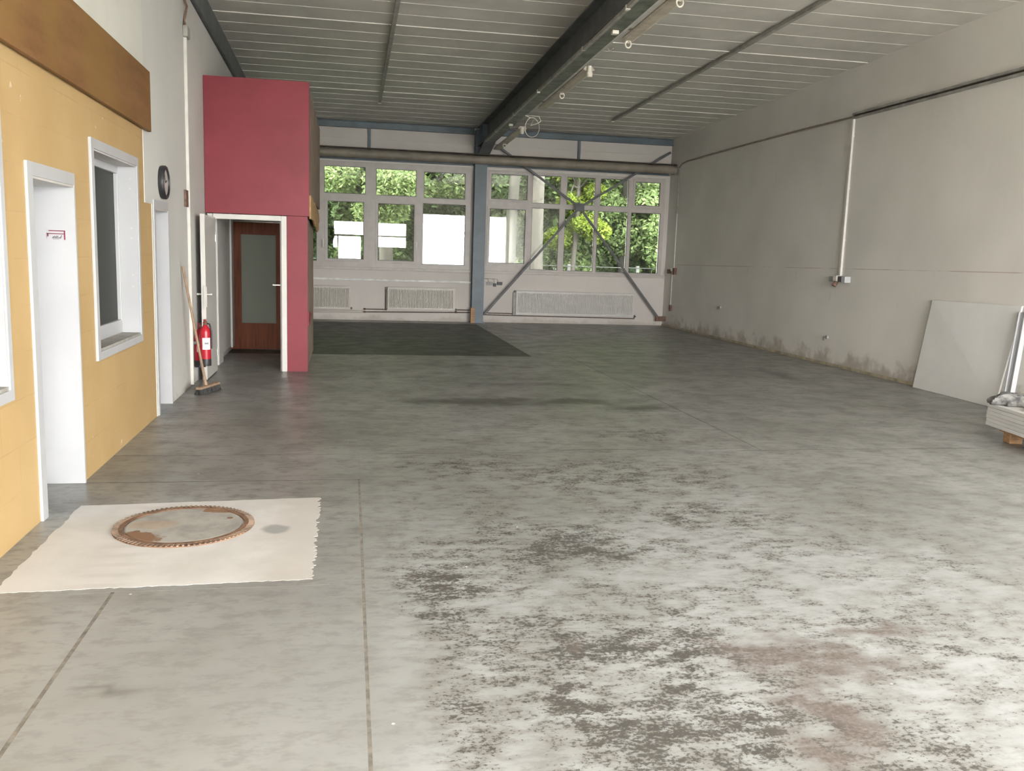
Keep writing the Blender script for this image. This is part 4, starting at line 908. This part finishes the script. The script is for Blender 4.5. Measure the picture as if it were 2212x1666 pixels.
for t in (math.radians(25), math.radians(205)):
    MB().cyl((mc[0] + 0.26 * math.cos(t), mc[1] + 0.26 * math.sin(t), mc[2] + 0.0045), (mc[0] + 0.26 * math.cos(t), mc[1] + 0.26 * math.sin(t), mc[2] + 0.0056), 0.018, n=14).build('lifting_hole', 'rust', mh)

# ================================================================== RIGHT: BOARDS, PALLET
# leaning white board
b = MB()
p = [Vector((7.605, 10.66, 0.0)), Vector((7.545, 9.02, 0.0)), Vector((7.655, 8.90, 1.215)), Vector((7.672, 10.52, 1.195))]
n = (p[1] - p[0]).cross(p[3] - p[0]).normalized(); 
if n.x > 0: n = -n
b.add([q for q in p] + [q + n * 0.022 for q in p], [(0, 1, 2, 3), (7, 6, 5, 4), (0, 4, 5, 1), (1, 5, 6, 2), (2, 6, 7, 3), (3, 7, 4, 0)])
tag(b.build('leaning_board', 'board_w', bevel=0.003), 'large white board leaning against the right wall', 'board')
b = MB(); p0, p1 = Vector((7.47, 8.77, 0.0)), Vector((7.61, 8.83, 1.15))
dd = (p1 - p0).normalized(); s1 = Vector((0, 1, 0)); s1 = (s1 - dd * s1.dot(dd)).normalized(); s2 = dd.cross(s1)
def lathe_bar(c0, c1, w, t):
    q = [c0 + s1 * w + s2 * t, c0 - s1 * w + s2 * t, c0 - s1 * w - s2 * t, c0 + s1 * w - s2 * t]; q2 = [k + (c1 - c0) for k in q]
    return MB().add(q + q2, [(0, 3, 2, 1), (4, 5, 6, 7), (0, 1, 5, 4), (1, 2, 6, 5), (2, 3, 7, 6), (3, 0, 4, 7)])
pl = thing('white_profile', 'white plastic profile leaning in front of the white board', 'profile', loc=p0)
lathe_bar(p0, p1, 0.05, 0.012).build('web', 'white', pl, bevel=0.003)
lathe_bar(p0 + s1 * 0.045 - s2 * 0.0, p1 + s1 * 0.045, 0.008, 0.03).build('lip', 'white', pl, bevel=0.003)
lathe_bar(p0 - s1 * 0.045, p1 - s1 * 0.045, 0.008, 0.03).build('lip', 'white', pl, bevel=0.003)

# pallet with plasterboard pieces: corner at A0, long face runs toward the camera
A0 = Vector((6.135, 7.45, 0)); e1 = Vector((-0.125, -0.66, 0)).normalized(); e2 = Vector((-e1.y, e1.x, 0))   # e2 away to the right
if e2.x < 0: e2 = -e2
def slab(o0, l1, l2, z0, z1):
    q = [o0, o0 + e1 * l1, o0 + e1 * l1 + e2 * l2, o0 + e2 * l2]
    return MB().add([(k.x, k.y, z0) for k in q] + [(k.x, k.y, z1) for k in q], [(0, 3, 2, 1), (4, 5, 6, 7), (0, 1, 5, 4), (1, 2, 6, 5), (2, 3, 7, 6), (3, 0, 4, 7)])
pa = thing('pallet', 'raw wood pallet under the stack of white boards', 'pallet', loc=(A0.x, A0.y, 0))
for s in (0.24, 0.62, 1.0):
    for w in (0.05, 0.45, 0.86):
        slab(A0 + e1 * s + e2 * w, 0.12, 0.12, 0.0, 0.095).build('block', 'wood_raw', pa, bevel=0.006)
for w in (0.03, 0.43, 0.84):
    slab(A0 + e1 * 0.2 + e2 * w, 1.0, 0.15, 0.095, 0.117).build('slat', 'wood_raw', pa, bevel=0.003)
ns = 6; z = 0.1175; th = 0.2175 / ns
names = ['lowest', 'second lowest', 'third from the bottom', 'third from the top', 'second from the top', 'topmost']
random.seed(9)
for i in range(ns):
    off = e1 * random.uniform(-0.008, 0.008) + e2 * random.uniform(-0.006, 0.006)
    tag(slab(A0 + off, 1.25, 1.0, z, z + th - 0.0015).build('plasterboard', 'plaster', bevel=0.004), 'white plasterboard piece on the pallet, %s of the stack' % names[i], 'plasterboard', 'plasterboards on the pallet'); z += th
# sack on top
def blob(c, rx, ry, rz, rot, amp, seed, nu=36, nv=16, flat=0.25):
    r = np.random.default_rng(seed); vs = []; ph = r.uniform(0, 6.28, 8); cr, sr = math.cos(rot), math.sin(rot)
    for j in range(nv + 1):
        v = math.pi * j / nv
        for i in range(nu):
            u = 2 * math.pi * i / nu
            k = 1 + amp * (math.sin(3 * u + ph[0]) * math.sin(2 * v + ph[1]) + 0.6 * math.sin(7 * u + ph[2] + 2 * v) * math.sin(v) + 0.35 * math.sin(13 * u + 5 * v + ph[3]) * math.sin(v))
            sx = math.copysign(abs(math.cos(u)) ** 0.7, math.cos(u)) * math.sin(v) ** 0.7; syy_ = math.copysign(abs(math.sin(u)) ** 0.7, math.sin(u)) * math.sin(v) ** 0.7
            x, y, zz = rx * sx * k, ry * syy_ * k, rz * math.cos(v) * k
            zz = max(zz, -rz * flat)
            vs.append((c[0] + x * cr - y * sr, c[1] + x * sr + y * cr, c[2] + rz * flat + zz))
    fs = [(j * nu + i, j * nu + (i + 1) % nu, (j + 1) * nu + (i + 1) % nu, (j + 1) * nu + i) for j in range(nv) for i in range(nu)]
    return MB().add(vs, fs)
top = 0.3355
sc = A0 + e1 * 0.10 + e2 * 0.22
tag(blob((sc.x, sc.y, top + 0.001), 0.24, 0.14, 0.085, math.atan2(e2.y, e2.x), 0.16, 4, nu=64, nv=30).build('tool_bag', 'bag', smooth=True), 'grey dusty crumpled bag lying on the white boards', 'bag')
sc = A0 + e1 * 0.62 + e2 * 0.40
tag(blob((sc.x, sc.y, top + 0.001), 0.30, 0.32, 0.075, 0.4, 0.05, 8).build('paper_sack', 'bag_tan', smooth=True), 'tan paper sack lying on the white boards at the picture edge', 'sack')

# ================================================================== OUTSIDE: TREES, FENCE
def leaf_mesh(name, centers, size, mat, parent, up=0.5, seed=0):
    r = np.random.default_rng(seed); n = len(centers)
    nrm = r.normal(size=(n, 3)); nrm[:, 2] = np.abs(nrm[:, 2]) * 0.8 + up; nrm /= np.linalg.norm(nrm, axis=1)[:, None]
    a = r.normal(size=(n, 3)); a -= (a * nrm).sum(1)[:, None] * nrm; a /= np.linalg.norm(a, axis=1)[:, None]; b = np.cross(nrm, a)
    s = size * r.uniform(0.6, 1.35, (n, 1))
    V = np.empty((n, 4, 3)); V[:, 0] = centers - a * s; V[:, 1] = centers + b * s * 0.48 - a * s * 0.1 - nrm * s * 0.12; V[:, 2] = centers + a * s; V[:, 3] = centers - b * s * 0.48 - a * s * 0.1 - nrm * s * 0.12
    me = bpy.data.meshes.new(name); me.vertices.add(4 * n); me.vertices.foreach_set('co', V.reshape(-1).astype(np.float32))
    me.loops.add(4 * n); me.loops.foreach_set('vertex_index', np.arange(4 * n, dtype=np.int32))
    me.polygons.add(n); me.polygons.foreach_set('loop_start', np.arange(0, 4 * n, 4, dtype=np.int32)); me.polygons.foreach_set('loop_total', np.full(n, 4, dtype=np.int32))
    me.update(); me.materials.append(M[mat]); o = bpy.data.objects.new(name, me); COL.objects.link(o)
    if parent is not None:
        o.parent = parent; o.matrix_parent_inverse = Matrix.Translation(-Vector(parent['_o']))
    return tag(o, kind='stuff')
def crown_pts(n, clusters, seed):
    r = np.random.default_rng(seed); out = []
    w = np.array([c[3] ** 2 for c in clusters]); w /= w.sum()
    for c, k in zip(clusters, (w * n).astype(int)):
        d = r.normal(size=(k, 3)); d /= np.linalg.norm(d, axis=1)[:, None]; rad = c[3] * r.uniform(0.45, 1.05, (k, 1))
        out.append(np.array(c[:3]) + d * rad * np.array([1, 1, 0.75]))
    return np.concatenate(out)
def tree(x, y, r, h, bark, leaf, clusters, n, size, label, lean=(0, 0), seed=1):
    o = thing('tree', label, 'tree', loc=(x, y, -0.1), group='trees behind the end windows')
    pth = [(x + lean[0] * t + 0.08 * math.sin(t * 5 + seed), y + lean[1] * t, -0.1 + h * t) for t in [i / 8 for i in range(9)]]
    MB().tube(pth, [r * (1.25 if i == 0 else 1.0 - 0.55 * i / 8) for i in range(9)], 14).build('trunk', bark, o, smooth=True)
    for (cx0, cy0, cz0, rr) in clusters[:5]:
        base = Vector(pth[5]); tip = Vector((cx0, cy0, cz0))
        MB().tube([base, base.lerp(tip, 0.5) + Vector((0, 0, 0.25)), tip], [r * 0.4, r * 0.25, r * 0.08], 8).build('branch', bark, o, smooth=True)
    pts_ = crown_pts(n, clusters, seed); leaf_mesh('foliage', pts_, size, leaf, o, seed=seed)
    return o
def cl(x0, x1, y0, y1, z0, z1, n, r0, r1, seed):
    r = np.random.default_rng(seed); return [(r.uniform(x0, x1), r.uniform(y0, y1), r.uniform(z0, z1), r.uniform(r0, r1)) for _ in range(n)]
tree(0.95, 25.4, 0.22, 7.5, 'trunk_pale', 'leaf_a', cl(-2.2, 2.4, 25.2, 27.5, 2.6, 6.5, 26, 0.5, 0.9, 1), 42000, 0.075, 'pale-barked tree seen through the middle pane of the left window', seed=1)
tree(2.05, 26.5, 0.14, 7.5, 'trunk_pale', 'leaf_a', cl(0.8, 4.0, 24.2, 27, 2.7, 6.5, 22, 0.45, 0.85, 2), 36000, 0.07, 'slender pale tree seen at the right end of the left window', seed=2)
tree(4.55, 25.2, 0.20, 8, 'trunk_dark', 'leaf_a', cl(2.8, 6.0, 26, 28.5, 2.8, 7, 24, 0.5, 0.9, 3), 38000, 0.08, 'dark-trunked tree right behind the steel column', lean=(0.3, 0), seed=3)
tree(5.30, 24.6, 0.25, 8, 'trunk_pale', 'leaf_b', cl(4.5, 7.0, 26.5, 29, 3.2, 7, 20, 0.5, 0.9, 4), 30000, 0.08, 'thick pale trunk seen behind the crossing braces', lean=(-0.25, 0), seed=4)
tree(6.60, 25.8, 0.09, 6, 'trunk_pale', 'leaf_y', cl(6.2, 7.4, 25, 26.2, 1.9, 5.2, 15, 0.25, 0.5, 5), 20000, 0.07, 'young yellow-green tree seen behind the brace gusset', seed=5)
tree(8.3, 26.5, 0.16, 7, 'trunk_dark', 'leaf_a', cl(6.8, 10.6, 24.6, 27.5, 1.6, 6.5, 30, 0.5, 0.9, 6), 48000, 0.075, 'green tree seen at the right end of the right window', seed=6)
# hedge / undergrowth, one bush each
bush = [(-3.2, 27.5, 'leaf_b', 'dense bush outside at the far left behind the red lobby'), (-0.9, 27.6, 'leaf_b', 'dense bush outside the left pane of the left window'), (1.2, 27.8, 'leaf_b', 'dense bush outside the middle of the left window'), (3.3, 27.6, 'leaf_b', 'dense bush outside behind the steel column'),
        (5.6, 28.0, 'leaf_a', 'dense bush outside behind the cross bracing'), (7.7, 27.3, 'leaf_a', 'dense bush outside the right window near its fourth column'), (9.9, 26.8, 'leaf_a', 'dense bush outside the right window by the corner'), (12.2, 27.5, 'leaf_b', 'dense bush outside beyond the hall corner')]
for i, (x, y, m, lab) in enumerate(bush):
    o = thing('bush', lab, 'bush', loc=(x, y, -0.1), group='bushes behind the end windows')
    MB().tube([(x, y, -0.1), (x + 0.1, y, 0.8), (x, y + 0.1, 1.8)], [0.06, 0.045, 0.02], 8).build('stem', 'trunk_dark', o)
    leaf_mesh('foliage', crown_pts(26000, cl(x - 1.3, x + 1.3, y - 1.0, y + 0.9, 0.2, 4.6, 20, 0.5, 0.8, 20 + i), 30 + i), 0.085, m, o, seed=40 + i)
wood = thing('woodland', 'closed wall of tree crowns on the bank behind', 'trees', loc=(4, 33, 0))
r = np.random.default_rng(77)
leaf_mesh('foliage', np.stack([r.uniform(-12, 22, 110000), r.uniform(30, 36, 110000), r.uniform(0.3, 11, 110000)], 1) + r.normal(size=(110000, 3)) * 0.2, 0.17, 'leaf_b', wood, seed=78)
# fence
for i, (x, lab) in enumerate(((6.27, 'pale fence post outside seen left of the brace crossing'), (8.36, 'pale fence post outside seen in the rightmost pane'), (3.9, 'pale fence post outside behind the steel column'))):
    o = MB().box(x - 0.05, x + 0.05, 24.95, 25.05, -0.1, 1.42).build('fence_post', 'post', bevel=0.01); tag(o, lab, 'post', 'fence posts outside')
for z, lab in ((0.95, 'lower'), (1.18, 'middle'), (1.36, 'top')):
    tag(MB().tube([(-4, 24.94, z), (12, 24.94, z)], 0.012, 6).build('fence_wire', 'wire'), '%s fence wire stretched between the posts outside' % lab, 'wire', 'fence wires outside')
for ob in scene.objects:
    if '_o' in ob: del ob['_o']
